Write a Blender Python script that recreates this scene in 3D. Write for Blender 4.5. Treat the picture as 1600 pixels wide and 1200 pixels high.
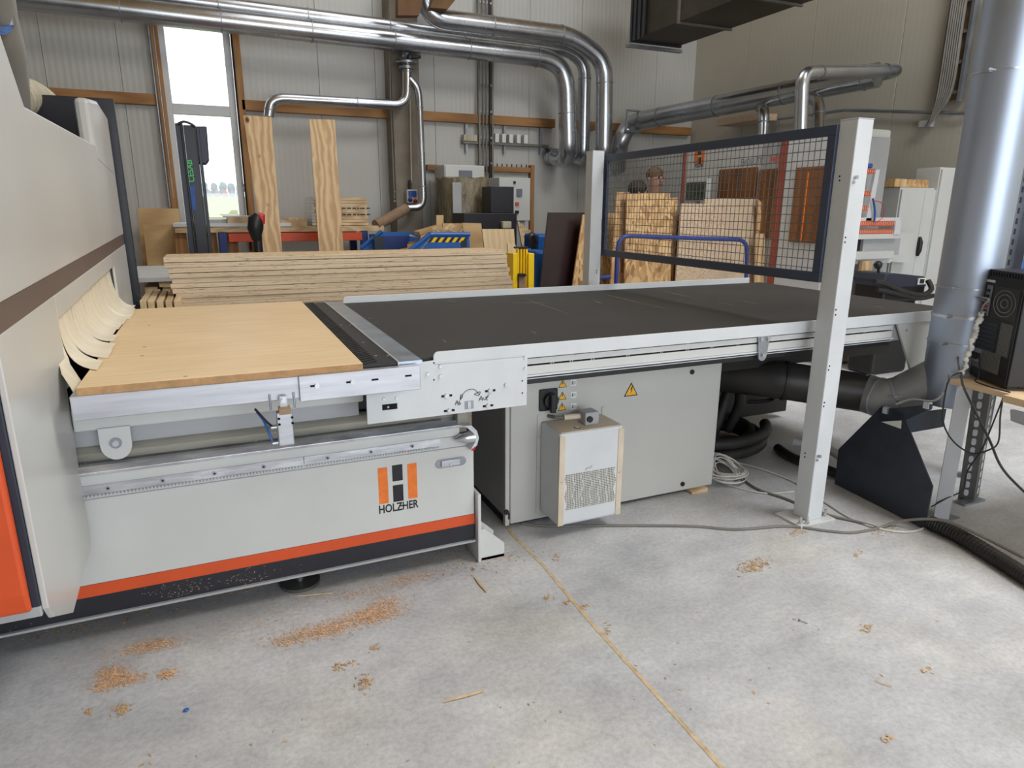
import bpy, bmesh, math, random
from mathutils import Vector, Matrix
random.seed(7)
for o in list(bpy.data.objects): bpy.data.objects.remove(o)
COL = bpy.context.scene.collection
SC = bpy.context.scene
V = Vector

# ---------------------------------------------------------------- camera
F_PX, YAW, PITCH, ROLL = 1043.88464, 0.41460751, 0.25679517, -0.00422756
ca, sa, cb, sb, cc, sc_ = math.cos(YAW), math.sin(YAW), math.cos(PITCH), math.sin(PITCH), math.cos(ROLL), math.sin(ROLL)
FWD = V((cb*sa, cb*ca, -sb)); R0 = V((ca, -sa, 0)); D0 = FWD.cross(R0)
RT = R0*cc + D0*sc_; DN = -R0*sc_ + D0*cc
EYE = V((0, 0, 1.4))
cam = bpy.data.cameras.new('camera'); camo = bpy.data.objects.new('camera', cam); COL.objects.link(camo)
cam.sensor_width = 36; cam.lens = F_PX/1600*36; cam.clip_end = 900
camo.matrix_world = Matrix(((RT.x, -DN.x, -FWD.x, EYE.x), (RT.y, -DN.y, -FWD.y, EYE.y), (RT.z, -DN.z, -FWD.z, EYE.z), (0, 0, 0, 1)))
SC.camera = camo

def ray(px, py): return RT*((px-800)/F_PX) + DN*((py-600)/F_PX) + FWD
def at(px, py, x=None, y=None, z=None):
    d = ray(px, py)
    if x is not None: t = x/d.x
    elif y is not None: t = y/d.y
    else: t = (z-EYE.z)/d.z
    return EYE + d*t

# ---------------------------------------------------------------- world, light, exposure
W = bpy.data.worlds.new('world'); SC.world = W; W.use_nodes = True
nt = W.node_tree; nt.nodes.clear()
bg = nt.nodes.new('ShaderNodeBackground'); wo = nt.nodes.new('ShaderNodeOutputWorld')
tc = nt.nodes.new('ShaderNodeTexCoord'); sx = nt.nodes.new('ShaderNodeSeparateXYZ'); rp = nt.nodes.new('ShaderNodeValToRGB')
nt.links.new(tc.outputs['Generated'], sx.inputs[0]); nt.links.new(sx.outputs[2], rp.inputs[0])
rp.color_ramp.elements[0].color = (.93, .96, 1, 1); rp.color_ramp.elements[1].color = (.62, .76, 1, 1)
nt.links.new(rp.outputs[0], bg.inputs[0]); bg.inputs[1].default_value = 2.4
nt.links.new(bg.outputs[0], wo.inputs[0])

def area(name, loc, rot, sx_, sy_, power, color):
    l = bpy.data.lights.new(name, 'AREA'); l.shape = 'RECTANGLE'; l.size = sx_; l.size_y = sy_; l.energy = power; l.color = color
    o = bpy.data.objects.new(name, l); COL.objects.link(o); o.location = loc; o.rotation_euler = rot
    return o
PI = math.pi
area('gate_daylight', (2.0, -5.85, 2.3), (PI/2, 0, 0), 6.0, 4.2, 215, (.86, .93, 1))      # daylight lamp in an assumed, unseen gate behind the camera
area('unseen_top_light', (4.5, .3, 6.3), (0, 0, 0), 2.2, 4.0, 415, (.95, .98, 1))             # unseen overhead lamp, added for soft top light on the aisle
area('unseen_top_light', (2.2, 6.0, 6.3), (0, 0, 0), 3.0, 3.0, 85, (.96, .98, 1))  # second unseen lamp, added to brighten the back of the hall
SC.view_settings.view_transform = 'Standard'; SC.view_settings.look = 'None'
SC.view_settings.exposure = -0.06; SC.view_settings.gamma = 1; SC.view_settings.use_curve_mapping = False

# ---------------------------------------------------------------- materials
def lin(c):
    c = c/255
    return c/12.92 if c <= .04045 else ((c+.055)/1.055)**2.4
def rgb(c): return (lin(c[0]), lin(c[1]), lin(c[2]), 1)
class NT:
    def __init__(s, name):
        s.m = bpy.data.materials.new(name); s.m.use_nodes = True; s.t = s.m.node_tree
        s.b = s.t.nodes['Principled BSDF']
    def n(s, k, **kw):
        o = s.t.nodes.new(k)
        for a, b in kw.items(): setattr(o, a, b)
        return o
    def l(s, a, b): s.t.links.new(a, b)
    def coord(s, scale=(1, 1, 1), rot=(0, 0, 0), kind='Object'):
        c = s.n('ShaderNodeTexCoord'); m = s.n('ShaderNodeMapping')
        m.inputs['Scale'].default_value = scale; m.inputs['Rotation'].default_value = rot
        s.l(c.outputs[kind], m.inputs[0]); return m.outputs[0]
    def noise(s, vec, scale, detail=4, rough=.55):
        o = s.n('ShaderNodeTexNoise'); o.inputs['Scale'].default_value = scale; o.inputs['Detail'].default_value = detail
        o.inputs['Roughness'].default_value = rough; s.l(vec, o.inputs['Vector']); return o
    def ramp(s, fac, stops):
        o = s.n('ShaderNodeValToRGB'); s.l(fac, o.inputs[0]); e = o.color_ramp.elements
        e[0].position, e[0].color = stops[0][0], rgb(stops[0][1]); e[1].position, e[1].color = stops[-1][0], rgb(stops[-1][1])
        for p, c in stops[1:-1]:
            k = e.new(p); k.color = rgb(c)
        return o.outputs[0]
    def mix(s, fac, a, b, mode='MIX'):
        o = s.n('ShaderNodeMix', data_type='RGBA', blend_type=mode)
        for i, v in ((0, fac), (6, a), (7, b)):
            if hasattr(v, 'links') or hasattr(v, 'is_linked'): s.l(v, o.inputs[i])
            else: o.inputs[i].default_value = v
        return o.outputs[2]
    def bump(s, h, st, dist=.002):
        o = s.n('ShaderNodeBump'); o.inputs['Strength'].default_value = st; o.inputs['Distance'].default_value = dist
        s.l(h, o.inputs['Height']); s.l(o.outputs[0], s.b.inputs['Normal'])
def pm(name, c, rough=.5, metal=0, var=.06, scale=6, stretch=(1, 1, 1), bump=0, bscale=None, rvar=0, coat=0):
    t = NT(name); b = t.b
    b.inputs['Roughness'].default_value = rough; b.inputs['Metallic'].default_value = metal
    if coat: b.inputs['Coat Weight'].default_value = coat
    v = t.coord(stretch); n = t.noise(v, scale)
    lo = tuple(max(0, k*(1-var)) for k in c); hi = tuple(min(255, k*(1+var)) for k in c)
    t.l(t.ramp(n.outputs[0], [(.3, lo), (.7, hi)]), b.inputs['Base Color'])
    if bump:
        n2 = t.noise(v, bscale or scale*6, 3); t.bump(n2.outputs[0], bump)
    if rvar:
        r = t.n('ShaderNodeMapRange'); r.inputs[3].default_value = max(0, rough-rvar); r.inputs[4].default_value = min(1, rough+rvar)
        t.l(n.outputs[0], r.inputs[0]); t.l(r.outputs[0], b.inputs['Roughness'])
    return t.m
M = {}
M['light_grey'] = pm('light_grey_paint', (203, 205, 203), .42, var=.02, scale=3)
M['panel_grey'] = pm('panel_grey_paint', (196, 196, 193), .30, var=.02, scale=2)
M['cabinet_grey'] = pm('cabinet_grey_paint', (188, 187, 182), .5, var=.02, scale=2)
M['white'] = pm('white_paint', (208, 212, 215), .4, var=.02)
M['orange'] = pm('orange_paint', (212, 82, 34), .45, var=.03)
M['orange_print'] = pm('orange_print', (236, 122, 40), .5, var=.05, scale=40)
M['dark'] = pm('anthracite_paint', (34, 35, 43), .4, var=.08, scale=14)
M['navy'] = pm('dark_blue_grey_paint', (38, 45, 60), .42, var=.05)
M['black'] = pm('black_plastic', (22, 22, 24), .45, var=.1)
M['hole'] = pm('dark_void', (8, 8, 8), .9, var=.1)
M['brown'] = pm('brown_stripe', (98, 82, 78), .4, var=.03)
M['alu'] = pm('milled_aluminium', (190, 192, 198), .38, .85, var=.05, scale=5, stretch=(1, 1, 12), rvar=.08)
M['chrome'] = pm('ground_steel', (206, 210, 216), .24, .85, var=.10, scale=2, stretch=(5, 1, 30), rvar=.1)
M['galv'] = pm('galvanised_sheet', (176, 186, 198), .33, .9, var=.07, scale=9, rvar=.1)
M['duct'] = pm('spiral_duct_zinc', (186, 190, 196), .26, .95, var=.05, scale=3, rvar=.08)
M['dustyduct'] = pm('dusty_zinc_duct', (166, 168, 168), .52, .7, var=.08, scale=5)
M['fence_paint'] = pm('fence_blue_grey_paint', (62, 72, 92), .4, var=.04)
M['dark_steel'] = pm('dark_grey_steel', (98, 98, 96), .5, .5, var=.08)
M['bigduct'] = pm('rolled_zinc_duct', (182, 193, 210), .46, .85, var=.03, scale=2, rvar=.05)
M['darkduct'] = pm('dusty_dark_duct', (52, 50, 48), .45, .5, var=.15, scale=4)
M['steel'] = pm('zinc_steel', (150, 155, 162), .4, .8, var=.08)
M['bolt'] = pm('bright_bolt', (205, 208, 212), .3, .9, var=.05)
M['grime'] = pm('dusty_channel', (146, 143, 132), .5, var=.12, scale=3, stretch=(1, 1, 9))
M['shade_grey'] = pm('mid_grey_paint', (168, 170, 173), .5, var=.02)
M['yellow'] = pm('yellow_paint', (244, 205, 20), .4, var=.03)
M['blue'] = pm('blue_paint', (28, 92, 170), .42, var=.06)
M['beam_dark'] = pm('dark_roof_timber', (104, 74, 44), .7, var=.1)
M['lip'] = pm('lip', (156, 100, 88), .5)
M['chute'] = pm('chute_paint', (44, 50, 62), .45, var=.12, scale=10)
M['deepblue'] = pm('deep_blue_paint', (28, 50, 112), .45, var=.08)
M['tubeblue'] = pm('blue_tube_paint', (46, 66, 140), .4, var=.05)
M['red'] = pm('red_plastic', (190, 30, 32), .4, var=.05)
M['orangebeam'] = pm('orange_rack_paint', (214, 78, 34), .45, var=.05)
M['rubber'] = pm('black_rubber', (34, 33, 32), .6, var=.2, scale=12)
M['cable_grey'] = pm('grey_cable', (120, 116, 110), .6, var=.08)
M['cable_black'] = pm('black_cable', (34, 34, 36), .55, var=.1)
M['cable_white'] = pm('white_cable', (206, 204, 198), .55, var=.05)
M['tan_hose'] = pm('beige_hose', (190, 182, 160), .5, var=.06, scale=10)
M['brown_hose'] = pm('dusty_brown_hose', (146, 122, 98), .7, var=.1, scale=10)
M['skin'] = pm('skin', (178, 132, 112), .55, var=.05)
M['hair_brown'] = pm('light_brown_hair', (98, 72, 50), .7, var=.3, scale=60)
M['hair_dark'] = pm('dark_hair', (44, 34, 30), .7, var=.3, scale=60)
M['shirt'] = pm('grey_shirt', (130, 140, 156), .85, var=.06, scale=20)
M['shirt_dark'] = pm('dark_shirt', (60, 62, 74), .85, var=.06, scale=20)
M['trouser'] = pm('dark_trousers', (44, 46, 54), .85, var=.06, scale=20)
M['print'] = pm('black_print', (28, 28, 32), .6, var=.05)
M['printgrey'] = pm('grey_print', (110, 116, 128), .6, var=.05)
M['sign_yellow'] = pm('warning_yellow', (238, 178, 40), .5, var=.03)
M['led'] = pm('mast_green_print', (84, 200, 120), .5, var=.03)
M['bluelabel'] = pm('blue_sticker', (40, 84, 160), .5, var=.1, scale=30)
M['concrete_col'] = pm('concrete_column', (132, 124, 112), .85, var=.08, scale=4, bump=.3)
M['sheetmetal_dark'] = pm('dark_sheet_duct', (74, 68, 58), .5, .5, var=.12, scale=2)
M['rock_brown'] = pm('dark_brown_laminate', (36, 17, 18), .3, var=.15, scale=5)
M['paper'] = pm('white_label', (225, 226, 224), .6, var=.02)

def wood(name, a, b, scale=9, stretch=(1, 1, .12), rough=.6, knots=False, ring=True):
    t = NT(name); v = t.coord(stretch); n = t.noise(v, 2.2, 3)
    w = t.n('ShaderNodeTexWave', wave_type='BANDS'); w.inputs['Scale'].default_value = scale; w.inputs['Distortion'].default_value = 9
    w.inputs['Detail'].default_value = 3; w.inputs['Detail Scale'].default_value = 1.6
    t.l(v, w.inputs['Vector'])
    m = t.mix(.45, w.outputs['Color'], n.outputs['Color'])
    c = t.ramp(m, [(.2, a), (.8, b)])
    if knots:
        vo = t.n('ShaderNodeTexVoronoi'); vo.inputs['Scale'].default_value = 4.2; t.l(t.coord((1, .01, .7)), vo.inputs['Vector'])
        c = t.mix(1, c, t.ramp(vo.outputs['Distance'], [(.05, (120, 76, 44)), (.11, (255, 255, 255))]), 'MULTIPLY')
    t.l(c, t.b.inputs['Base Color']); t.b.inputs['Roughness'].default_value = rough
    t.bump(m, .12)
    return t.m
M['beam'] = wood('glued_timber', (140, 96, 52), (172, 126, 76), 3, (.12, 1, 1))
M['beam_v'] = wood('glued_timber_upright', (140, 96, 52), (172, 126, 76), 3, (1, 1, .12))
M['pine'] = wood('pine_plywood', (184, 150, 108), (220, 190, 148), 4.5, (1, 1, .2), knots=True)
M['pine_h'] = wood('pine_plywood_wide', (182, 148, 102), (206, 174, 126), 2, (.25, 1, 1))
M['panelwood'] = wood('pale_panel', (208, 180, 138), (222, 196, 156), 5, (1, 1, .1))
M['offcut'] = wood('timber_offcut', (190, 160, 120), (222, 196, 156), 6, (.2, 1, 1))
M['shelfwood'] = wood('shelf_wood', (216, 186, 146), (232, 206, 170), 3, (1, .15, 1))

def ply_edge(name):
    t = NT(name); v = t.coord((1.2, 1, 170)); n = t.noise(v, 1.5, 3, .6)
    v2 = t.coord((5, 5, 90)); n2 = t.noise(v2, 3, 3, .6)
    c = t.ramp(n.outputs[0], [(.3, (186, 160, 130)), (.5, (216, 194, 164)), (.7, (232, 214, 188))])
    d = t.ramp(n2.outputs[0], [(.30, (120, 86, 60)), (.40, (255, 255, 255))])
    t.l(t.mix(1, c, d, 'MULTIPLY'), t.b.inputs['Base Color']); t.b.inputs['Roughness'].default_value = .75
    t.bump(n.outputs[0], .3); return t.m
M['ply'] = ply_edge('plywood_edges')
def mdf():
    t = NT('mdf_spoilboard'); v = t.coord((1, 1, 1)); n = t.noise(v, 1.6, 4); n2 = t.noise(t.coord((.6, 6, 6)), 6, 4)
    c = t.ramp(n.outputs[0], [(.3, (226, 198, 154)), (.7, (236, 210, 170))])
    c2 = t.ramp(n2.outputs[0], [(.35, (246, 243, 238)), (.6, (255, 255, 255))])
    c = t.mix(1, c, c2, 'MULTIPLY')
    vo = t.n('ShaderNodeTexVoronoi'); vo.inputs['Scale'].default_value = 2.6; t.l(t.coord((.9, .45, 1)), vo.inputs['Vector'])
    m = t.n('ShaderNodeMath', operation='LESS_THAN'); m.inputs[1].default_value = .018; t.l(vo.outputs['Distance'], m.inputs[0])
    t.l(t.mix(m.outputs[0], c, rgb((120, 88, 52))), t.b.inputs['Base Color']); t.b.inputs['Roughness'].default_value = .5
    return t.m
M['mdf'] = mdf()
M['mdf_edge'] = pm('mdf_edge', (178, 140, 98), .7, var=.1, scale=30)
def flakes(name, cols, scale, stretch, seed=0):
    t = NT(name); v = t.coord(stretch, (0, .5, 0)); nn = t.noise(v, 2, 2)
    vm = t.n('ShaderNodeVectorMath', operation='MULTIPLY_ADD'); vm.inputs[1].default_value = (.5, .5, .5)
    t.l(nn.outputs['Color'], vm.inputs[0]); t.l(v, vm.inputs[2])
    vo = t.n('ShaderNodeTexVoronoi'); vo.inputs['Scale'].default_value = scale; t.l(vm.outputs[0], vo.inputs['Vector'])
    s = t.n('ShaderNodeSeparateColor'); t.l(vo.outputs['Color'], s.inputs[0])
    c = t.ramp(s.outputs[0], [(i/(len(cols)-1), k) for i, k in enumerate(cols)])
    t.l(c, t.b.inputs['Base Color']); t.b.inputs['Roughness'].default_value = .7
    t.bump(s.outputs[1], .25); return t.m
M['osb'] = flakes('oriented_strand_board', [(146, 106, 66), (196, 156, 106), (220, 186, 136), (180, 138, 88)], 34, (1, 1, .5))
M['chip'] = flakes('raw_particle_board', [(176, 150, 124), (204, 178, 150), (216, 194, 168), (192, 164, 136)], 85, (1, 1, 1))
M['amber'] = pm('amber_window', (116, 72, 34), .25, var=.3, scale=3, stretch=(1, 4, .3))
M['belt'] = None
def belt():
    t = NT('black_belt'); v = t.coord((1, 1, 1)); n = t.noise(v, 1.1, 5, .6); n2 = t.noise(t.coord((.8, 9, 1)), 2.5, 5, .7)
    c = t.ramp(n.outputs[0], [(.3, (46, 46, 46)), (.7, (60, 58, 56))])
    d = t.ramp(n2.outputs[0], [(.66, (0, 0, 0)), (.74, (60, 60, 62))])
    t.l(t.mix(.5, c, d, 'ADD'), t.b.inputs['Base Color']); t.b.inputs['Roughness'].default_value = .62
    t.b.inputs['Specular IOR Level'].default_value = .35
    return t.m
M['belt'] = belt()
def concrete():
    t = NT('power_floated_concrete'); v = t.coord((1, 1, 1))
    n = t.noise(v, .9, 8, .62); n2 = t.noise(t.coord((1, 1.4, 1), (0, 0, .5)), 2.6, 8, .7); n3 = t.noise(v, 60, 4, .7); n4 = t.noise(v, 1.7, 3)
    c = t.ramp(n.outputs[0], [(.3, (186, 188, 191)), (.5, (204, 205, 207)), (.72, (219, 219, 219))])
    d = t.ramp(n2.outputs[0], [(.3, (214, 215, 218)), (.62, (255, 255, 255))])
    e = t.ramp(n3.outputs[0], [(.3, (228, 228, 228)), (.6, (255, 255, 255))])
    g = t.ramp(n4.outputs[0], [(.5, (255, 255, 255)), (.72, (253, 249, 240))])
    x = t.mix(1, t.mix(1, t.mix(1, c, d, 'MULTIPLY'), e, 'MULTIPLY'), g, 'MULTIPLY')
    t.l(x, t.b.inputs['Base Color']); t.b.inputs['Roughness'].default_value = .55
    t.bump(n3.outputs[0], .05, .001); return t.m
M['floor'] = concrete()
def wallmat(name, a, b, seed, axis):
    t = NT(name); n = t.noise(t.coord((1, 1, 1)), .5, 3)
    c = t.ramp(n.outputs[0], [(.3, a), (.7, b)])
    w = t.n('ShaderNodeTexWave', wave_type='BANDS', bands_direction=axis); w.inputs['Scale'].default_value = 5
    t.l(t.coord((1, 1, 1)), w.inputs['Vector'])
    t.l(c, t.b.inputs['Base Color']); t.b.inputs['Roughness'].default_value = .5
    t.bump(w.outputs[0], .42 if axis == 'X' else .12, .004); return t.m
M['wall'] = wallmat('sandwich_panel', (188, 188, 184), (196, 196, 192), 0, 'X')
M['wall_y'] = wallmat('sandwich_panel_right', (176, 170, 156), (184, 178, 164), 0, 'Y')
def glassmat():
    t = NT('window_glass'); tr = t.n('ShaderNodeBsdfTransparent'); g = t.n('ShaderNodeBsdfGlossy'); g.inputs['Roughness'].default_value = .02
    m = t.n('ShaderNodeMixShader'); m.inputs[0].default_value = .06
    t.l(tr.outputs[0], m.inputs[1]); t.l(g.outputs[0], m.inputs[2]); t.l(m.outputs[0], t.t.nodes['Material Output'].inputs[0]); return t.m
M['glass'] = glassmat()
def film():
    t = NT('wrinkled_film'); v = t.coord((1, 1, .35), (0, .5, .3)); n = t.noise(v, 9, 4, .7)
    c = t.ramp(n.outputs[0], [(.3, (96, 88, 70)), (.7, (150, 138, 110))]); t.l(c, t.b.inputs['Base Color'])
    t.b.inputs['Roughness'].default_value = .22; t.bump(n.outputs[0], 1, .03); return t.m
M['film'] = film()
def perf(name, base, hole, scale, ang=0):
    t = NT(name); vo = t.n('ShaderNodeTexVoronoi'); vo.inputs['Scale'].default_value = scale; vo.inputs['Randomness'].default_value = 0
    m2 = t.n('ShaderNodeMapping'); m2.inputs['Scale'].default_value = (1, 0, 1); t.l(t.coord((1, 1, 1), (0, 0, ang)), m2.inputs[0]); t.l(m2.outputs[0], vo.inputs['Vector'])
    m = t.n('ShaderNodeMath', operation='LESS_THAN'); m.inputs[1].default_value = .36; t.l(vo.outputs['Distance'], m.inputs[0])
    t.l(t.mix(m.outputs[0], rgb(base), rgb(hole)), t.b.inputs['Base Color']); t.b.inputs['Roughness'].default_value = .5; return t.m
M['perf_light'] = perf('perforated_light', (205, 204, 198), (70, 68, 60), 125)
M['perf_steel'] = perf('perforated_steel', (120, 118, 112), (12, 12, 12), 150, -1.08)
M['perf_black'] = perf('perforated_black', (64, 60, 56), (8, 8, 8), 150, -1.08)
M['ceil'] = wood('roof_boards', (196, 154, 84), (214, 176, 104), 3, (1, .1, 1), .8)
M['field'] = pm('ripe_field', (146, 142, 92), .9, var=.2, scale=.3)
M['tree_far'] = pm('far_trees', (92, 108, 106), .9, var=.2, scale=.4)
M['tray'] = pm('cable_tray', (120, 118, 108), .5, .5, var=.1)

# ---------------------------------------------------------------- mesh builder
class MB:
    def __init__(s): s.v = []; s.f = []
    def add(s, vs, fs):
        k = len(s.v); s.v += [tuple(p) for p in vs]; s.f += [tuple(i+k for i in f) for f in fs]; return s
    def box(s, x0, x1, y0, y1, z0, z1):
        return s.hexa([(x0, y0, z0), (x1, y0, z0), (x1, y1, z0), (x0, y1, z0), (x0, y0, z1), (x1, y0, z1), (x1, y1, z1), (x0, y1, z1)])
    def hexa(s, p): return s.add(p, [(3, 2, 1, 0), (4, 5, 6, 7), (0, 1, 5, 4), (1, 2, 6, 5), (2, 3, 7, 6), (3, 0, 4, 7)])
    def prism(s, poly, vec):
        a = [V(p) for p in poly]; vec = V(vec); n = len(a); nr = V((0, 0, 0))
        for i in range(n): nr += a[i].cross(a[(i+1) % n])
        if nr.dot(vec) > 0: a.reverse()
        b = [p+vec for p in a]
        return s.add(a+b, [tuple(range(n)), tuple(range(2*n-1, n-1, -1))]+[(i+n if 0 else i, i+n, (i+1) % n+n, (i+1) % n) for i in range(n)])
    def tube(s, pts, r, n=12, caps=True, closed=False):
        pts = [V(p) for p in pts]; m = len(pts); rr = r if isinstance(r, (list, tuple)) else [r]*m
        up = None; rings = []
        for i, p in enumerate(pts):
            d = (pts[min(i+1, m-1)]-pts[max(i-1, 0)])
            if closed: d = pts[(i+1) % m]-pts[i-1]
            d.normalize()
            if up is None:
                up = V((0, 0, 1)) if abs(d.z) < .9 else V((1, 0, 0))
            a = (up-d*up.dot(d)); 
            if a.length < 1e-4: a = d.orthogonal()
            a.normalize(); up = a; b = d.cross(a)
            k = 1.0
            if 0 < i < m-1 and not closed:
                c = (pts[i]-pts[i-1]).normalized().dot(d); k = 1/max(c, .6)
            rings.append([p+(a*math.cos(t)+b*math.sin(t))*rr[i] for t in [2*PI*j/n for j in range(n)]])
        vs = [q for g in rings for q in g]; fs = []
        for i in range(m if closed else m-1):
            i2 = (i+1) % m
            for j in range(n): fs.append((i*n+j, i*n+(j+1) % n, i2*n+(j+1) % n, i2*n+j))
        if caps and not closed: fs += [tuple(range(n-1, -1, -1)), tuple((m-1)*n+j for j in range(n))]
        return s.add(vs, fs)
    def cyl(s, a, b, r, n=16, r2=None): return s.tube([a, b], [r, r if r2 is None else r2], n)
    def ball(s, c, r, n=10, sc=(1, 1, 1)):
        c = V(c); vs = [c+V((0, 0, r*sc[2]))]
        for i in range(1, n//2+1):
            t = PI*i/(n//2+1)
            for j in range(n):
                u = 2*PI*j/n; vs.append(c+V((math.sin(t)*math.cos(u)*sc[0], math.sin(t)*math.sin(u)*sc[1], math.cos(t)*sc[2]))*r)
        vs.append(c-V((0, 0, r*sc[2]))); L = len(vs)-1; fs = []
        for j in range(n):
            fs.append((0, 1+j, 1+(j+1) % n)); k = 1+(n//2-1)*n; fs.append((L, k+(j+1) % n, k+j))
        for i in range(n//2-1):
            for j in range(n):
                a0 = 1+i*n; fs.append((a0+j, a0+n+j, a0+n+(j+1) % n, a0+(j+1) % n))
        return s.add(vs, fs)
    def mesh(s, name, mat, smooth=False):
        me = bpy.data.meshes.new(name); me.from_pydata(s.v, [], s.f); me.update()
        bm = bmesh.new(); bm.from_mesh(me); bmesh.ops.recalc_face_normals(bm, faces=bm.faces); bm.to_mesh(me); bm.free()
        if mat: me.materials.append(M[mat] if isinstance(mat, str) else mat)
        if smooth:
            for p in me.polygons: p.use_smooth = True
            me.set_sharp_from_angle(angle=.7)
        return me
def wloc(o):
    l = V((0, 0, 0))
    while o is not None: l = l+o.location; o = o.parent
    return l
def build(mb, name, mat, parent=None, bevel=0, smooth=False, label=None, kind=None):
    me = mb.mesh(name, mat, smooth); o = bpy.data.objects.new(name, me); COL.objects.link(o)
    if parent is not None: o.parent = parent; o.location = -wloc(parent)
    if bevel:
        b = o.modifiers.new('bevel', 'BEVEL'); b.width = bevel; b.segments = 2; b.limit_method = 'ANGLE'; b.angle_limit = .7
    if label: o['label'] = label
    if kind: o['kind'] = kind
    return o
def tag(o, label=None, cat=None, group=None, kind=None):
    for k, v in (('label', label), ('category', cat), ('group', group), ('kind', kind)):
        if v: o[k] = v
    return o
def thing(name, label, cat, loc, group=None):
    o = bpy.data.objects.new(name, None); COL.objects.link(o); o.location = loc; o.empty_display_size = .1
    return tag(o, label, cat, group)
def B(*a): return MB().box(*a)
def rect(px0, py0, px1, py1, y, d, dx=None): 
    a = at(px0, py0, y=y); b = at(px1, py1, y=y)
    return MB().box(min(a.x, b.x), max(a.x, b.x), y, y+d, min(a.z, b.z), max(a.z, b.z))
def arc(p0, p1, p2, n=6, k=1.0):
    p0, p1, p2 = V(p0), V(p1), V(p2); return [p0*(1-t)**2+p1*2*t*(1-t)+p2*t*t for t in [i/n for i in range(n+1)]]
def bend(pts, r=.15, n=5):
    pts = [V(p) for p in pts]; out = [pts[0]]
    for i in range(1, len(pts)-1):
        a = (pts[i-1]-pts[i]); b = (pts[i+1]-pts[i]); ra = min(r, a.length*.48); rb = min(r, b.length*.48)
        out += arc(pts[i]+a.normalized()*ra, pts[i], pts[i]+b.normalized()*rb, n)
    return out+[pts[-1]]
def spline(pts, k=8):
    pts = [V(p) for p in pts]; P_ = [pts[0]]+pts+[pts[-1]]; out = []
    for i in range(1, len(P_)-2):
        a, b, c, d = P_[i-1:i+3]
        for j in range(k):
            t = j/k; out.append(.5*((2*b)+(c-a)*t+(2*a-5*b+4*c-d)*t*t+(3*b-a-3*c+d)*t**3))
    return out+[pts[-1]]
def text_mesh(txt, size, origin, right, up, mat, name, parent, depth=.0006, bold=False, spacing=1.0, xscale=1, label=None):
    cu = bpy.data.curves.new('t', 'FONT'); cu.body = txt; cu.size = size; cu.extrude = depth; cu.space_character = spacing
    if bold: cu.offset = size*.018
    cu.resolution_u = 3
    ob = bpy.data.objects.new('t', cu); COL.objects.link(ob)
    dg = bpy.context.evaluated_depsgraph_get(); me = bpy.data.meshes.new_from_object(ob.evaluated_get(dg))
    bpy.data.objects.remove(ob); r, u = V(right).normalized(), V(up).normalized(); nrm = r.cross(u); o0 = V(origin)
    for v in me.vertices: c = v.co.copy(); v.co = o0+r*c.x*xscale+u*c.y+nrm*c.z
    me.name = name; me.materials.clear(); me.materials.append(M[mat])
    o = bpy.data.objects.new(name, me); COL.objects.link(o)
    if parent is not None: o.parent = parent; o.location = -wloc(parent)
    if label: o['label'] = label
    return o
def struct(o): o['kind'] = 'structure'; return o
def ordinal(i): return ['topmost', 'second', 'third', 'fourth', 'fifth', 'sixth', 'seventh', 'eighth', 'ninth', 'tenth', 'eleventh', 'twelfth', 'thirteenth', 'fourteenth', 'fifteenth', 'sixteenth'][i]

# ================================================================= SETTING
YB = 8.8; XR = 6.83
struct(build(B(-7, XR+.2, -6.2, YB+.2, -.2, 0), 'floor', 'floor'))
# saw-cut joint with tan filler, two runs
jm = MB(); jp = [at(770, 790, z=0), at(800, 835, z=0), at(850, 885, z=0), at(925, 975, z=0), at(1010, 1068, z=0), at(1128, 1200, z=0)]
jp.append(V((jp[-1].x-.01, -1, 0)))
for a, b in zip(jp[:-1], jp[1:]):
    w = .007; jm.hexa([(a.x-w, a.y, -.001), (a.x+w, a.y, -.001), (b.x+w, b.y, -.001), (b.x-w, b.y, -.001), (a.x-w, a.y, .0012), (a.x+w, a.y, .0012), (b.x+w, b.y, .0012), (b.x-w, b.y, .0012)])
M['filler'] = pm('tan_joint_filler', (190, 170, 138), .8, var=.12, scale=30)
struct(build(jm, 'trim_1', 'filler'))
# back wall: sandwich panels around the window opening
wx0, wx1 = at(240, 36, y=YB).x, at(365, 50, y=YB).x
wz0, wz1 = 1.13, 3.75
wall = thing('wall_back', None, None, (0, YB, 0)); struct(wall)
seams = [-7]+[at(px, 120, y=YB).x for px in (72, 190)]+[wx0]
x = wx1; segs = list(zip(seams[:-1], seams[1:]))
edges = [wx1, at(500, 150, y=YB).x, at(592, 250, y=YB).x, at(678, 110, y=YB).x, at(827, 150, y=YB).x, at(908, 110, y=YB).x, at(1026, 110, y=YB).x, XR+.2]
segs += list(zip(edges[:-1], edges[1:]))
for a, b in segs: build(B(a+.002, b-.002, YB, YB+.12, 0, 6.4), 'panel', 'wall', wall, bevel=.002)
build(B(wx0, wx1, YB, YB+.12, 0, wz0), 'panel', 'wall', wall); build(B(wx0, wx1, YB, YB+.12, wz1, 6.4), 'panel', 'wall', wall)
build(B(-7, wx0, YB+.02, YB+.14, 0, 6.4), 'core', 'sheetmetal_dark', wall); build(B(wx1, XR+.2, YB+.02, YB+.14, 0, 6.4), 'core', 'sheetmetal_dark', wall)
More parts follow.
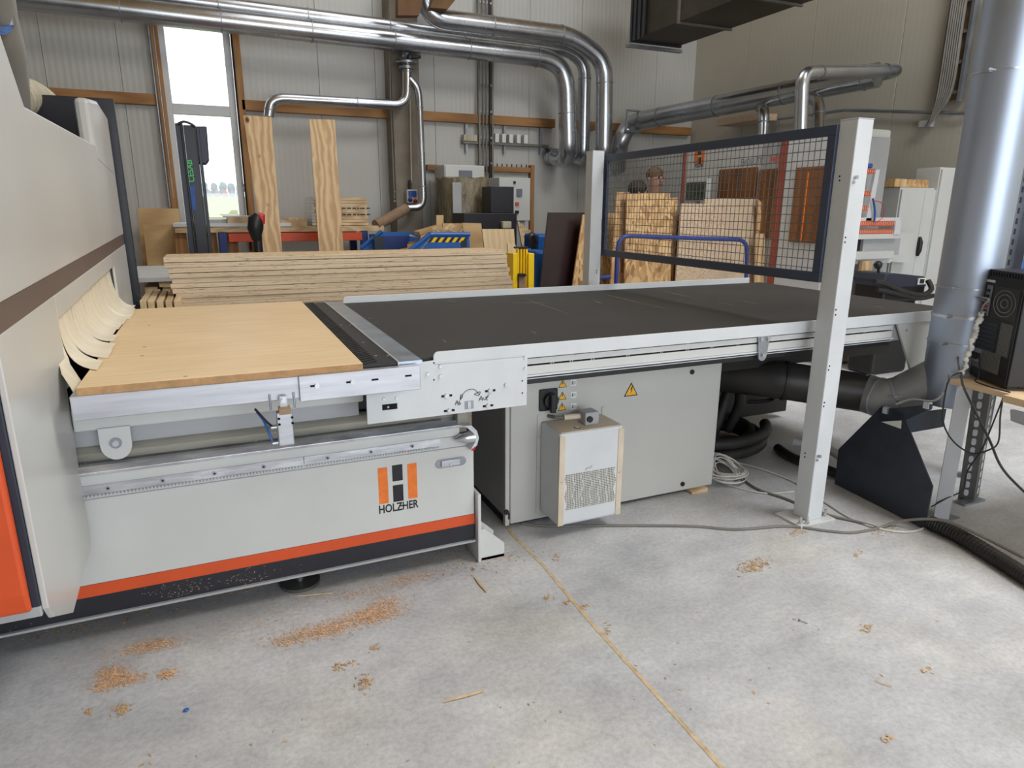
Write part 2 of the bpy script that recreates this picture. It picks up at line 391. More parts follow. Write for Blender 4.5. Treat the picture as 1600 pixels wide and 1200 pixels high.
# right wall panels
wall = thing('wall_right', None, None, (XR, 4, 0)); struct(wall)
ys = [-6.2, -3, -1, .5, 1.9, 3.1, 4.2, 5.4, 6.6, 7.7, YB]
for a, b in zip(ys[:-1], ys[1:]): build(B(XR, XR+.12, a+.003, b-.003, 0, 6.4), 'panel', 'wall_y', wall, bevel=.003)
build(B(XR+.02, XR+.14, -6.2, YB, 0, 6.4), 'core', 'sheetmetal_dark', wall)
struct(build(B(-7.1, -7, -6.2, YB, 0, 6.4), 'wall_left', 'wall_y'))
rw = thing('wall_front', None, None, (0, -6.1, 0)); struct(rw)
build(B(-7, -1.1, -6.2, -6, 0, 6.4), 'panel', 'wall', rw); build(B(5.1, XR, -6.2, -6, 0, 6.4), 'panel', 'wall', rw); build(B(-1.1, 5.1, -6.2, -6, 4.4, 6.4), 'panel', 'wall', rw)
struct(build(B(-7.1, XR+.2, -6.2, YB+.2, 6.4, 6.6), 'ceiling', 'ceil'))
# timber rail along the wall, broken by window and column
n = 0
def rail(px0, px1, nm, t0=(0, 0), yy=YB-.1):
    a = at(px0, 150, y=yy).x; b = at(px1, 180, y=yy).x
    struct(build(B(a, b, yy, YB, 2.475, 2.585), nm, 'beam', bevel=.003))
rail(-260, 247, 'trim_2'); rail(377, 612, 'trim_3'); rail(660, 868, 'trim_4'); rail(893, 905, 'trim_5'); rail(920, 932, 'trim_6'); rail(948, 1082, 'trim_7')
# window with frame, mullion, panes, timber jambs, pipes beside it
win = thing('window_1', None, None, (wx0, YB, wz0)); struct(win)
fx0, fx1 = at(251, 100, y=YB).x, at(363, 100, y=YB).x; gx0, gx1 = at(262, 100, y=YB).x, at(352, 100, y=YB).x
zm0, zm1 = at(320, 180, y=YB).z, at(320, 164, y=YB).z
for a in ((fx0, gx0, wz0, wz1), (gx1, fx1, wz0, wz1), (gx0, gx1, wz0, wz0+.1), (gx0, gx1, wz1-.08, wz1), (gx0, gx1, zm0, zm1)):
    build(B(a[0], a[1], YB+.0, YB+.09, a[2], a[3]), 'frame', 'white', win, bevel=.004)
build(B(gx0, gx1, YB+.04, YB+.048, wz0+.1, zm0), 'pane', 'glass', win); build(B(gx0, gx1, YB+.04, YB+.048, zm1, wz1-.08), 'pane', 'glass', win)
for k, (a, b) in enumerate(((at(236, 60, y=YB-.1).x, fx0), (fx1+.02, at(374, 60, y=YB-.1).x))):
    build(B(a, a+.07 if k == 0 else b, YB-.1, YB+.05, 0, 3.9), 'jamb', 'beam_v', win, bevel=.003)
struct(build(MB().cyl((fx0-.03, YB-.09, 1.5), (fx0-.03, YB-.09, 3.9), .012).cyl((fx0-.075, YB-.12, 1.4), (fx0-.075, YB-.12, 3.9), .012), 'trim_8', 'steel'))
struct(build(MB().cyl((fx1+.01, YB-.06, .9), (fx1+.01, YB-.06, 3.9), .01), 'trim_9', 'black'))
# concrete column, with conduit
cx0, cx1 = at(613, 150, y=8.45).x, at(656, 150, y=8.45).x
struct(build(B(cx0, cx1, 8.45, YB, 0, 6.4), 'wall_column', 'concrete_col', bevel=.01))
tag(build(MB().tube([at(607, -10, y=8.5), at(611, 160, y=8.5), at(617, 310, y=8.5)], .013, 8).ball(at(617, 300, y=8.5), .022).ball(at(617, 315, y=8.5), .022), 'conduit_pipe', 'steel', smooth=True), 'thin steel conduit running down the left edge of the concrete column', 'pipe')
# roof truss piece seen at the top
tag(build(MB().prism([at(622, -30, y=7.6), at(668, -30, y=7.6), at(655, 24, y=7.6), at(622, 24, y=7.6)], (0, .12, 0)), 'roof_brace', 'beam_dark'), 'brown timber roof post end above the concrete column', 'beam')
tag(build(MB().prism([at(672, 12, y=7.7), at(700, 14, y=7.7), at(760, -60, y=7.7), at(700, -60, y=7.7)], (0, .12, 0)), 'roof_brace', 'beam_dark'), 'slanting brown timber brace right of the pipe bend at the ceiling', 'beam')
# outside: field, far trees and houses
zf = at(350, 307, y=600).z
fd = MB().add([(-60, 9.3, -.4), (80, 9.3, -.4), (400, 600, zf), (-300, 600, zf), (400, 690, zf), (-300, 690, zf)], [(0, 1, 2, 3), (3, 2, 4, 5)])
tag(build(fd, 'field', 'field'), 'pale green field outside behind the tall window', 'field', kind='structure')
xm_ = at(350, 300, y=600).x
for i in range(22):
    x = xm_-66+i*6.6; y = 640+random.uniform(-.2, .2); r = random.uniform(2.4, 3.4); zc = at(350, 294, y=640).z
    t = thing('far_tree', 'distant hazy tree on the skyline outside the window', 'tree', (x, y, zf), 'far trees outside the window')
    m = MB()
    for k in range(5): m.ball((x+random.uniform(-.5, .5), y+random.uniform(-.5, .5), zc+random.uniform(-3, 2.5)), r*.95, 7)
    build(m, 'crown', 'tree_far', t, smooth=True); build(MB().cyl((x, y, zf-1), (x, y, zc), .4, 6), 'trunk', 'beam', t)
for i, (px, w, c) in enumerate(((328, 5.5, 'white'), (340, 6, 'white'), (352, 5.5, 'red'), (363, 5.5, 'white'), (374, 5.5, 'white'))):
    x = at(px, 306, y=606).x; w = w*.86
    t = thing('far_house', ['white gabled house far outside, leftmost in the window', 'white gabled house far outside, second from left in the window', 'far house with a red roof outside the window', 'white gabled house far outside, just right of the red-roofed one', 'white gabled house far outside, rightmost in the window'][i], 'house', (x, 606, zf))
    build(B(x-w*.5, x+w*.5, 603, 609, zf-2, zf+2.6), 'wall', 'shade_grey', t)
    build(MB().prism([(x-w*.55, 602.8, zf+2.6), (x+w*.55, 602.8, zf+2.6), (x, 602.8, zf+5.2)], (0, 6.4, 0)), 'roof', 'red' if c == 'red' else 'cable_grey', t)

# ================================================================= MACHINING CENTRE (gantry and bed)
GX = -.45
mc = thing('cnc_router', 'large grey CNC router with orange stripe, white strip curtain and wood bed at left', 'machine', (-.3, 2.9, 0))
def gy(px, py): return at(px, py, x=GX)
def yz(l): return [V((GX, a, b)) for a, b in l]
op = dict(y0=2.385, y1=3.80)
D = (-.045, 0, 0)
z_op = lambda y: 1.07+(y-2.385)*.036
st0 = lambda y: 1.125+(y-1.8)*.029; st1 = lambda y: 1.188+(y-1.8)*.025
build(MB().prism(yz([(1.757, .46), (1.79, .415), (1.965, .32), (2.30, .352), (2.345, .86), (2.385, .86), (2.385, z_op(2.385)), (2.385, st0(2.385)), (1.757, st0(1.757))]), (-.014, 0, 0)), 'leg_panel', 'panel_grey', mc, bevel=.003)
build(MB().prism(yz([(2.385, z_op(2.385)), (3.80, z_op(3.8)), (3.80, .5), (4.37, .5), (4.37, st0(4.37)), (2.385, st0(2.385))]), (-.012, 0, 0)), 'rear_panel', 'panel_grey', mc, bevel=.004)
build(MB().prism(yz([(1.757, st1(1.757)), (4.37, st1(4.37)), (4.37, 1.60), (4.30, 1.675), (2.415, 1.675), (2.27, 1.84), (2.0, 2.15), (1.757, 2.43)]), D), 'hood_panel', 'panel_grey', mc, bevel=.006)
build(MB().prism([V((GX-.002, a, b)) for a, b in [(1.757, st0(1.757)), (4.37, st0(4.37)), (4.37, st1(4.37)), (1.757, st1(1.757))]], (-.014, 0, 0)), 'stripe', 'brown', mc, label='dark brown stripe across the hood')
# end box and black rear flange
bx = MB().prism([(GX-.06, 3.74, 1.60), (GX-.06, 3.74, 1.875), (GX-.06, 4.05, 1.905), (GX-.06, 4.37, 1.87), (GX-.06, 4.37, 1.55), (GX-.06, 3.74, 1.6)][:5], (.062, 0, 0))
build(bx, 'corner_post', 'panel_grey', mc, bevel=.02)
build(B(-1.9, GX+.035, 4.42, 4.46, .2, 1.965), 'rear_flange', 'dark', mc, bevel=.004, label='black flange panel behind the hood')
build(B(-1.8, GX-.05, 3.82, 3.86, .5, 1.13), 'inner_wall', 'dark', mc); build(B(GX-.05, GX-.014, 3.81, 3.83, .9, 1.13), 'inner_flap', 'navy', mc)
# front of the gantry: grey body with orange cover and dark edge strip
build(B(-1.9, GX-.016, 1.765, 2.1, .443, 2.5), 'front_body', 'shade_grey', mc, bevel=.01)
build(B(GX-.06, GX-.0145, 1.752, 1.766, .47, 2.6), 'front_edge', 'navy', mc, bevel=.003); build(B(-1.9, GX-.0145, 1.752, 1.766, .443, .47), 'front_sill', 'shade_grey', mc, bevel=.003)
oc = MB().prism([(-1.9, 1.752, .462), (-1.9, 1.735, .470), (-1.9, 1.725, .52), (-1.9, 1.722, 2.6), (-1.9, 1.752, 2.6)], (1.9+GX-.030, 0, 0))
build(oc, 'orange_cover', 'orange', mc, bevel=.008, label='orange front cover')
build(B(-1.9, GX-.05, 2.1, 2.36, .5, 1.0), 'inner_column', 'shade_grey', mc)
build(B(-1.9, -1.85, 2.1, 4.42, 0.05, 2.2), 'body_side', 'panel_grey', mc)
build(B(-1.85, GX-.06, 2.4, 3.85, 1.12, 1.66), 'inner_carriage', 'dark', mc)
# strip curtain: strips hang from the slot edge and curl out over the board
tcx = M['curtain'] = pm('cream_curtain_strip', (232, 222, 200), .45, var=.04, scale=4, stretch=(1, 6, 1))
for k in range(12):
    y0 = 2.395+k*.1165; y1 = y0+.130; zt = z_op(y0)-.004; ph = random.uniform(-.014, .022); xo = .0025*(k % 2); g = random.random()
    ex = .060+.008*math.sin(k*.9)+.012*g+(.02 if k < 5 else 0)
    N = 12; prof = []
    for j in range(N+1):
        t = j/N; a0 = (1-t)**3; a1 = 3*t*(1-t)**2; a2 = 3*t*t*(1-t); a3 = t**3
        prof.append((GX-.026+xo+(a1*.002+a2*.02+a3*(ex+.03)), a0*zt+a1*(zt-.10)+a2*.918+a3*(.9222+.002*(k % 2))))
    if k < 1: prof = prof[:8]+[(GX+.012, .930), (GX+.030, .905), (GX+.045, .885), (GX+.058, .87)]
    n = len(prof); m = MB(); vs = []
    for j, (a, b) in enumerate(prof):
        s_ = (j/(n-1))**2; d = ph*s_*2-.235*max(0, 1-k/6.5)*(j/(n-1))**1.6; w = .0035*math.sin(j*1.3+k*2)*s_
        vs += [(a, y0+d, b), (a, y1+d+w, b+.0012), (a-.0015, y0+d, b-.0015), (a-.0015, y1+d+w, b)]
    fs = []
    for j in range(n-1):
        q = 4*j; fs += [(q, q+1, q+5, q+4), (q+2, q+6, q+7, q+3), (q, q+4, q+6, q+2), (q+1, q+3, q+7, q+5)]
    fs += [(0, 2, 3, 1), (4*n-4, 4*n-3, 4*n-1, 4*n-2)]
    build(m.add(vs, fs), 'curtain_strip', 'curtain', mc, smooth=True)
# bed
M['edge_tan0'] = pm('wood_dust', (190, 172, 148), .9)
BY = 2.33
bp = MB().box(-1.85, .862, BY, BY+.03, .205, .50)
build(bp, 'side_panel', 'light_grey', mc, bevel=.004)
build(B(-1.85, .862, BY-.0005, BY+.03, .163, .205), 'stripe', 'orange', mc, label='orange stripe along the bed')
build(B(-1.85, .862, BY-.0005, BY+.03, .095, .163), 'stripe', 'dark', mc, label='black stripe along the bed bottom')
build(B(-1.85, .862, BY-.012, BY+.03, .087, .095), 'bottom_lip', 'shade_grey', mc)
build(B(-1.8, .85, BY+.06, 3.75, .12, .5), 'bed_core', 'dark', mc)
build(B(-.5, .866, BY+.004, BY+.05, .50, .545), 'rail_ledge', 'light_grey', mc, bevel=.003)
# toothed rack in two lengths
x0, xm, x1 = -.46, at(475, 720, y=BY-.02).x, .72
for a, b in ((x0, xm-.001), (xm+.001, x1)):
    r = build(B(a, b, BY-.018, BY+.01, .522, .552), 'toothed_rack', 'chrome', mc)
    m = MB(); k = a+.004
    while k < b-.008: m.prism([(k, BY-.018, .523), (k+.007, BY-.018, .523), (k+.0045, BY-.018, .514), (k+.0025, BY-.018, .514)], (0, .02, 0)); k += .0105
    build(m, 'teeth', 'steel', r, kind='stuff')
    k = a+.08
    while k < b: build(MB().cyl((k, BY-.018, .538), (k, BY-.0215, .538), .007, 12), 'screw', 'steel', r); build(MB().cyl((k, BY-.0215, .538), (k, BY-.0218, .538), .0035, 6), 'socket', 'hole', r); k += .155
build(B(-.46, .80, BY-.010, BY+.03, .552, .586), 'ledge', 'light_grey', mc)
build(MB().prism([(-.46, BY-.02, .586), (-.46, BY-.021, .596), (-.46, BY-.008, .614), (-.46, BY+.03, .618), (-.46, BY+.03, .586)], (1.29, 0, 0)), 'guide_rail', 'chrome', mc, bevel=.001)
build(B(-.46, .80, BY+.031, BY+.06, .56, .645), 'rail_backing', 'grime', mc)
build(MB().prism([(-.5, BY+.02, .622), (-.5, BY+.010, .634), (-.5, BY+.010, .648), (-.5, BY+.022, .662), (-.5, BY+.04, .668), (-.5, BY+.07, .668), (-.5, BY+.07, .622)], (1.24, 0, 0)), 'dust_channel', 'grime', mc, smooth=True)
build(B(-.5, .43, BY+.035, BY+.3, .64, .74), 'upper_housing', 'shade_grey', mc, bevel=.004)
build(B(-.447, .44, BY-.01, BY+.3, .728, .80), 'housing_beam', 'light_grey', mc, bevel=.006)
build(B(.44, .50, BY+.1, BY+.3, .62, .86), 'cable_duct', 'black', mc)
build(B(-.40, .6, BY-.1, 3.72, .80, .86), 'bed_frame', 'light_grey', mc)
# aluminium front beam, two overlapping lengths
yb = 2.09; xs = at(467, 600, y=yb-.012).x
build(B(-.400, xs+.02, yb, yb+.10, .828, .897), 'front_beam', 'alu', mc, bevel=.002)
b2 = build(B(xs, at(657, 590, y=yb-.012).x, yb-.012, yb+.02, .819, .899), 'front_beam', 'alu', mc, bevel=.002)
for px, py in ((491, 603), (547, 597)): 
    p = at(px, py, y=yb-.012); build(B(p.x-.012, p.x+.004, p.y-.0012, p.y+.002, p.z-.003, p.z+.003), 'slot', 'hole', b2)
    build(MB().cyl((p.x+.008, p.y, p.z), (p.x+.008, p.y-.008, p.z), .0075, 14), 'bolt', 'bolt', b2, smooth=True)
for px, py in ((586, 593), (638, 587)):
    p = at(px, py, y=yb-.012); build(B(p.x-.011, p.x+.011, p.y-.0012, p.y+.002, p.z-.003, p.z+.003), 'slot', 'hole', b2)
build(B(-.395, .41, yb+.02, 3.72, .86, .893), 'vacuum_bed', 'black', mc, bevel=.002)
# pneumatic stop cylinder with hoses
cy = build(B(*[at(431, 640, y=yb-.045).x, at(456, 640, y=yb-.045).x], yb-.045, yb-.01, .695, .80), 'cylinder', 'alu', mc, bevel=.003)
q = at(443, 622, y=yb-.045)
build(B(q.x-.016, q.x+.018, yb-.05, yb-.008, .795, .812), 'cap', 'brown_hose', cy)
build(B(q.x-.011, q.x+.012, yb-.022, yb-.013, .81, .845), 'bracket', 'alu', cy, bevel=.001)
build(MB().cyl((q.x, yb-.022, .832), (q.x, yb-.03, .832), .007, 12), 'bolt', 'bolt', cy)
for dx in (-.018, .02):
    for dz in (0, .018): build(MB().cyl((q.x+dx, yb-.046, .765+dz), (q.x+dx, yb-.0475, .765+dz), .004, 8), 'hole', 'hole', cy)
for zz in (.752, .702):
    build(MB().cyl((q.x-.022, yb-.03, zz), (q.x-.042, yb-.03, zz), .005, 8), 'fitting', 'bolt', cy)
build(MB().tube(spline([(q.x-.042, yb-.03, .71), (q.x-.05, yb-.02, .74), (q.x-.06, yb, .77), (q.x-.075, yb+.03, .79)]), .004, 6), 'air_hose', 'blue', cy, smooth=True)
build(MB().tube(spline([(q.x-.03, yb-.03, .748), (q.x-.05, yb-.01, .765), (q.x-.08, yb+.03, .80)]), .004, 6), 'air_hose', 'navy', cy, smooth=True)
for px in (421, 459): 
    a = at(px, 618, y=yb-.003); build(MB().cyl((a.x, yb-.004, .80), (a.x, yb-.004, .85), .003, 6), 'pin', 'steel', cy)
# D-shaped eye plate
c = at(181, 692, y=BY-.02); m = MB(); pts = [(c.x-.044, BY-.02, .735), (c.x+.044, BY-.02, .735)]+[(c.x+.044*math.cos(t), BY-.02, c.z-.006+.05*math.sin(t)) for t in [-PI*i/10 for i in range(11)]]
e = build(m.prism(pts, (0, .012, 0)), 'eye_plate', 'light_grey', mc, bevel=.001)
build(MB().cyl((c.x, BY-.02, c.z), (c.x, BY-.026, c.z), .017, 20), 'washer', 'steel', e, smooth=True); build(MB().cyl((c.x, BY-.026, c.z), (c.x, BY-.030, c.z), .010, 6), 'bolt', 'bolt', e)
# rail end guard, bumper, red knob, latch
g = build(MB().prism([(.80, BY-.045, .60), (.835, BY-.05, .60), (.858, BY-.05, .575), (.866, BY-.05, .545), (.858, BY-.05, .515), (.83, BY-.05, .500), (.85, BY-.05, .53), (.845, BY-.05, .565), (.82, BY-.05, .59)], (0, .09, 0)), 'end_guard', 'white', mc, bevel=.002)
build(MB().tube([(.775, BY-.025, .545), (.80, BY-.025, .545), (.83, BY-.025, .545), (.852, BY-.025, .545)], [.004, .018, .026, .028], 16), 'bumper', 'chrome', g, smooth=True)
build(MB().cyl((.845, BY-.01, .505), (.85, BY-.03, .498), .011, 12), 'red_knob', 'red', g, smooth=True, label='red knob')
build(MB().box(.79, .83, BY-.02, BY+.05, .60, .655), 'end_block', 'grime', mc, bevel=.004)
a, b = at(680, 727, y=BY), at(728, 718, y=BY); zc = (a.z+b.z)/2
m = MB().prism([(a.x+.018+.018*math.cos(t), BY-.003, zc+.018*math.sin(t)) for t in [PI/2+PI*i/8 for i in range(9)]]+[(b.x-.018+.018*math.cos(t), BY-.003, zc+.018*math.sin(t)) for t in [-PI/2+PI*i/8 for i in range(9)]], (0, .003, 0))
lt = build(m, 'latch_plate', 'steel', mc); build(B(a.x+.022, b.x-.028, BY-.012, BY-.002, zc-.011, zc+.013), 'latch', 'alu', lt, bevel=.002)
for dx in (.035, .058): build(MB().cyl((a.x+dx, BY-.012, zc-.004), (a.x+dx, BY-.015, zc-.004), .004, 8), 'screw', 'bolt', lt)
m = MB()
for cx_, cy_, rx_, n_ in ((268, 928, 22, 60), (300, 915, 30, 50), (385, 902, 24, 70), (395, 880, 20, 16), (468, 885, 6, 5), (60, 985, 60, 20)):
    for _ in range(n_):
        p = at(random.gauss(cx_, rx_), random.gauss(cy_, 6), y=BY)
        if .097 < p.z < .16 and p.x < .85: s = random.uniform(.0008, .0022); m.add([(p.x-s, BY-.0012, p.z), (p.x, BY-.0012, p.z-s*.6), (p.x+s*1.5, BY-.0012, p.z+s*.3), (p.x, BY-.0012, p.z+s*.6)], [(0, 1, 2, 3)])
build(m, 'dust_specks', 'edge_tan0', mc, kind='stuff')
# badge: two orange bars, two dark blocks, lettering
def bar(px0, py0, px1, py1, mat, nm):
    a, b = at(px0, py0, y=BY), at(px1, py1, y=BY); return B(min(a.x, b.x), max(a.x, b.x), BY-.0012, BY+.001, min(a.z, b.z), max(a.z, b.z))
X0, X1, ZT = .480, .629, .462
def bz(x): return 0
for (u0, u1, v0, v1, mt) in ((0, .036, 0, .145, 'orange_print'), (.113, .149, 0, .143, 'orange_print'), (.054, .094, -.003, .062, 'print'), (.054, .094, .078, .146, 'print')):
    build(B(X0+u0, X0+u1, BY-.0012, BY+.001, ZT-v1, ZT-v0), 'badge_bar' if mt[0] == 'o' else 'badge_block', mt, mc, bevel=.0 if mt[0] == 'o' else .004)
lt = text_mesh('HOLZHER', .046, (X0-.002, BY-.0006, .279), (1, 0, 0), (0, 0, 1), 'print', 'lettering', mc, bold=True, xscale=.76, depth=.0008)
xsz = [v.co.x for v in lt.data.vertices]; mnx, mxx = min(xsz), max(xsz)
for v in lt.data.vertices: v.co.x = X0-.002+(v.co.x-mnx)/(mxx-mnx)*.153
build(B(X0+.074, X0+.098, BY-.0012, BY+.0005, .2935, .2985), 'lettering_dash', 'print', mc)
# foot bracket at the bed end and levelling foot
fb = build(B(.866, .880, BY-.03, BY+.12, .0, .30), 'foot_bracket', 'light_grey', mc, bevel=.003)
build(MB().prism([(.88, BY-.02, 0), (.985, BY-.02, 0), (.985, BY-.02, .06), (.90, BY-.02, .14), (.88, BY-.02, .14)], (0, .012, 0)), 'gusset', 'light_grey', fb)
build(B(.88, .985, BY-.02, BY+.12, 0, .012), 'foot_plate', 'light_grey', fb)
build(MB().prism([(.88, BY+.10, 0), (.985, BY+.10, 0), (.985, BY+.10, .06), (.90, BY+.10, .14), (.88, BY+.10, .14)], (0, .012, 0)), 'gusset', 'light_grey', fb)
for zz in (.245, .165): build(MB().cyl((.88, BY+.02, zz), (.892, BY+.02, zz), .008, 10), 'bolt', 'bolt', fb)
c = at(470, 912, z=.006); fo = build(MB().cyl((c.x, c.y+.02, 0), (c.x, c.y+.02, .012), .075, 28), 'levelling_foot', 'dark_steel', mc, smooth=True)
build(MB().cyl((c.x, c.y+.02, .012), (c.x, c.y+.02, .12), .012, 12), 'spindle', 'steel', fo, smooth=True)
# pneumatic unit and blue hoses on the hood (top left)
pu = build(MB().cyl(at(5, -10, x=-.7), at(16, 38, x=-.7), .022, 14), 'air_cylinder', 'alu', mc, smooth=True)
for k in range(3): build(MB().tube(spline([at(-8, 42+k*4, x=-.7), at(8, 44+k*4, x=-.7), at(22, 34+k*2, x=-.7), at(25-k, 18, x=-.7)]), .006, 8), 'air_hose', 'blue', pu, smooth=True)
# ribbed exhaust hose and grey bend behind the hood
hose = thing('extraction_hose', 'beige ribbed flexible hose curving down behind the router hood', 'hose', (-.9, 3.1, 1.5))
M['duct_grey'] = pm('grey_duct_bend', (150, 146, 138), .5, var=.03)
hp = spline([at(14, 60, x=-.85), at(28, 110, x=-.88), at(40, 160, x=-.9)], 4)
build(MB().tube([at(-70, -90, x=-.8), at(-48, 20, x=-.85), at(-30, 75, x=-.87), at(-23, 120, x=-.9), at(-20, 158, x=-.92)], .17, 28), 'duct_bend', 'duct_grey', hose, smooth=True)
c0 = at(45, 230, x=-.82); cl = [at(14, 152, x=-.84), at(46, 154, x=-.83), at(70, 171, x=-.82), at(83, 198, x=-.81), at(88, 255, x=-.80)]; cl = spline(cl, 20)
build(MB().tube(cl, [.094+(.007 if (i % 4) < 2 else -.006) for i in range(len(cl))], 32), 'ribbed_hose', 'tan_hose', hose)

# board lying on the bed
mb = thing('mdf_board', 'tan MDF spoilboard lying flat on the router bed', 'board', (0, 2.9, .893))
build(B(-.382, .402, 2.10, 3.70, .8935, .9195), 'board', 'mdf', mb, bevel=.0015)
build(B(-.381, .401, 2.0985, 2.10, .894, .918), 'front_edge', 'mdf_edge', mb)
for px, py in ((290, 588), (233, 508), (226, 542), (222, 556)):
    p = at(px, py, z=.9197); build(MB().cyl((p.x, p.y, .9190), (p.x, p.y, .9201), .006, 8), 'plug_mark', 'mdf_edge', mb)

# ================================================================= OUTFEED CONVEYOR TABLE
tb = thing('conveyor_table', 'long grey outfeed table with black belt between fence posts and router', 'table', (2.1, 2.9, 0))
TY = 2.175; XE = 3.53; ZT = .92; YF = 3.66
bl = build(B(.60, XE, TY+.02, YF, .885, .902), 'belt', 'belt', tb, bevel=.004)
M['chalk'] = pm('worn_chalk_line', (150, 146, 138), .8, var=.25, scale=30)
for pa, pb, w in (((935, 457), (1010, 476), .0022), ((815, 465), (890, 491), .0012), ((1036, 455), (1086, 466), .0018), ((1152, 469), (1186, 475), .0022), ((1120, 472), (1146, 477), .0012), ((1006, 475), (1040, 482), .0012), ((800, 473), (856, 473), .0010), ((692, 531), (698, 535), .0016), ((928, 470), (940, 474), .003), ((1364, 478), (1384, 481), .0014), ((830, 517), (838, 521), .002), ((700, 470), (712, 472), .0022), ((575, 497), (580, 498), .002)):
    a, b = at(*pa, z=.9022), at(*pb, z=.9022); d = (b-a).normalized(); v = V((-d.y, d.x, 0))*w
    build(MB().prism([a-v*.3, a*.5+b*.5-v, b-v*.4, b+v*.4, a*.5+b*.5+v, a+v*.3], (0, 0, .0003)), 'chalk_scratch', 'chalk', bl)
comb = build(B(.404, .52, 2.12, YF+.04, .875, .9065), 'comb_plate', 'black', tb)
m = MB(); k = 2.14
while k < 3.66: m.prism([(.412, k, .9065), (.412, k+.014, .9065), (.462, k+.034, .9065), (.462, k+.028, .9065)], (0, 0, .0035)); k += .031
build(m, 'comb_teeth', 'rubber', comb, kind='stuff')
for px, py in ((533, 508), (547, 508), (567, 535), (587, 556), (606, 556)):
    p = at(px, py, z=.907); build(MB().cyl((p.x, p.y, .9065), (p.x, p.y, .908), .005, 8), 'screw', 'bolt', comb)
build(B(.52, .523, 2.115, YF+.04, .89, .912), 'strip_edge', 'white', tb)
build(B(.523, .605, 2.12, YF+.04, .895, .9085), 'transition_strip', 'galv', tb, bevel=.001, label='galvanised transition strip')
# flanges
def flange(x0, x1, y0, y1, z0, z1, nm, mat):
    r = .018; pts = [(x0, y0, z0), (x1, y0, z0), (x1, y0, z1)]+[(x0+r-r*math.sin(t), y0, z1-r+r*math.cos(t)) for t in [PI/2*i/5 for i in range(6)]]
    return build(MB().prism(pts, (0, y1-y0, 0)), nm, mat, tb, bevel=.0015)
flange(at(677, 550, y=TY).x, XE, TY, TY+.006, .868, ZT, 'side_flange', 'white')
build(B(at(677, 550, y=TY).x, XE, TY+.006, TY+.03, .868, .884), 'flange_web', 'light_grey', tb)
xf0 = at(536, 465, y=YF+.02).x
flange(xf0, 3.45, YF+.02, YF+.028, .87, .935, 'rear_flange', 'white')
build(B(.62, XE, TY+.03, YF+.02, .78, .885), 'table_frame', 'shade_grey', tb)
# extruded side profile with two grooves
build(B(1.0, 2.98, TY+.022, TY+.05, .795, .868), 'side_profile', 'light_grey', tb)
for z0, z1 in ((.840, .862), (.801, .833)): build(B(1.0, 2.98, TY+.014, TY+.024, z0, z1), 'profile_web', 'light_grey', tb, bevel=.001)
for zz in (.8365, .864): build(B(1.0, 2.98, TY+.012, TY+.016, zz-.0015, zz+.0015) if 0 else B(1.0, 2.98, TY+.0215, TY+.0235, zz-.004, zz+.004), 'groove', 'hole', tb)
build(B(1.0, 2.99, TY+.010, TY+.03, .793, .800), 'profile_lip', 'white', tb)
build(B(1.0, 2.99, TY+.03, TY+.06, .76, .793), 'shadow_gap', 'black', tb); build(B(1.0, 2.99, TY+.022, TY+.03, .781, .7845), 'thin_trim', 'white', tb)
for px in (862, 892, 925, 980, 1032, 1072, 1110, 1150, 1345, 1382):
    for zz in (.8365, .864):
        p = at(px, 555, y=TY+.02); build(B(p.x-.007, p.x-.002, TY+.015, TY+.024, zz-.004, zz+.004), 'slot_nut', 'steel', tb); build(B(p.x+.003, p.x+.008, TY+.015, TY+.024, zz-.004, zz+.004), 'slot_nut', 'steel', tb)
# end support plate at right and underside pan
a, b = at(1402, 503, y=TY+.01), at(1420, 588, y=TY+.01)
build(MB().prism([(a.x, TY+.008, .87), (XE, TY+.008, .87), (XE, TY+.008, .50), (b.x+.10, TY+.008, .50), (b.x+.03, TY+.008, .58)], (0, .012, 0)), 'end_plate', 'light_grey', tb, bevel=.002)
for px, py in ((1412, 504), (1416, 516)): p = at(px, py, y=TY+.008); build(MB().cyl(p, p-V((0, .006, 0)), .007, 10), 'bolt', 'bolt', tb)
build(B(1.0, XE, 2.6, YF, .60, .78), 'under_pan', 'darkduct', tb)
build(B(2.3, XE, 3.3, 3.34, .05, .6), 'under_panel', 'darkduct', tb)
build(B(1.0, 3.5, YF-.06, YF-.04, .28, .78), 'added_light_screen', 'darkduct', tb)  # added dark panel, cuts the light from behind under the table
for xx in (.9, 3.4): build(B(xx, xx+.06, YF-.1, YF-.04, 0, .78), 'leg', 'light_grey', tb)
# left end side plate with bolts, slots and marker scribble
PY = TY-.012
sp = build(MB().prism([(at(573, 612, y=PY).x, PY, .880), (at(574, 660, y=PY).x, PY, .692), (1.012, PY, .692), (1.014, PY, .875), (.66, PY, .875), (.66, PY, .893)], (0, .006, 0)), 'side_plate', 'white', tb, bevel=.001)
def on(px, py, yy=PY): return at(px, py, y=yy)
for px, py, r in ((668, 584.5, .0075), (688, 572.5, .0075), (688, 588, .0075), (820, 559, .0065), (820, 575.5, .0065), (791, 601.5, .010), (698, 618.5, .011), (702, 641.5, .010), (766, 610.5, .011), (762.5, 634, .010), (599.5, 623.5, .006), (619, 622, .006)):
    p = on(px, py); b = build(MB().cyl(p, p-V((0, .005, 0)), r, 16, r*.75), 'bolt', 'bolt', sp, smooth=True)
for px, py in ((698, 618.5), (702, 641.5), (766, 610.5), (762.5, 634)):
    p = on(px, py); build(B(p.x-.020, p.x+.020, PY-.0008, PY+.002, p.z-.004, p.z+.004), 'slot', 'hole', sp)
for px, py in ((678, 593.5), (816, 595), (816, 614), (678, 567), (600, 610), (617, 609)): p = on(px, py); build(MB().cyl(p, p-V((0, .001, 0)), .003, 8), 'hole', 'hole', sp)
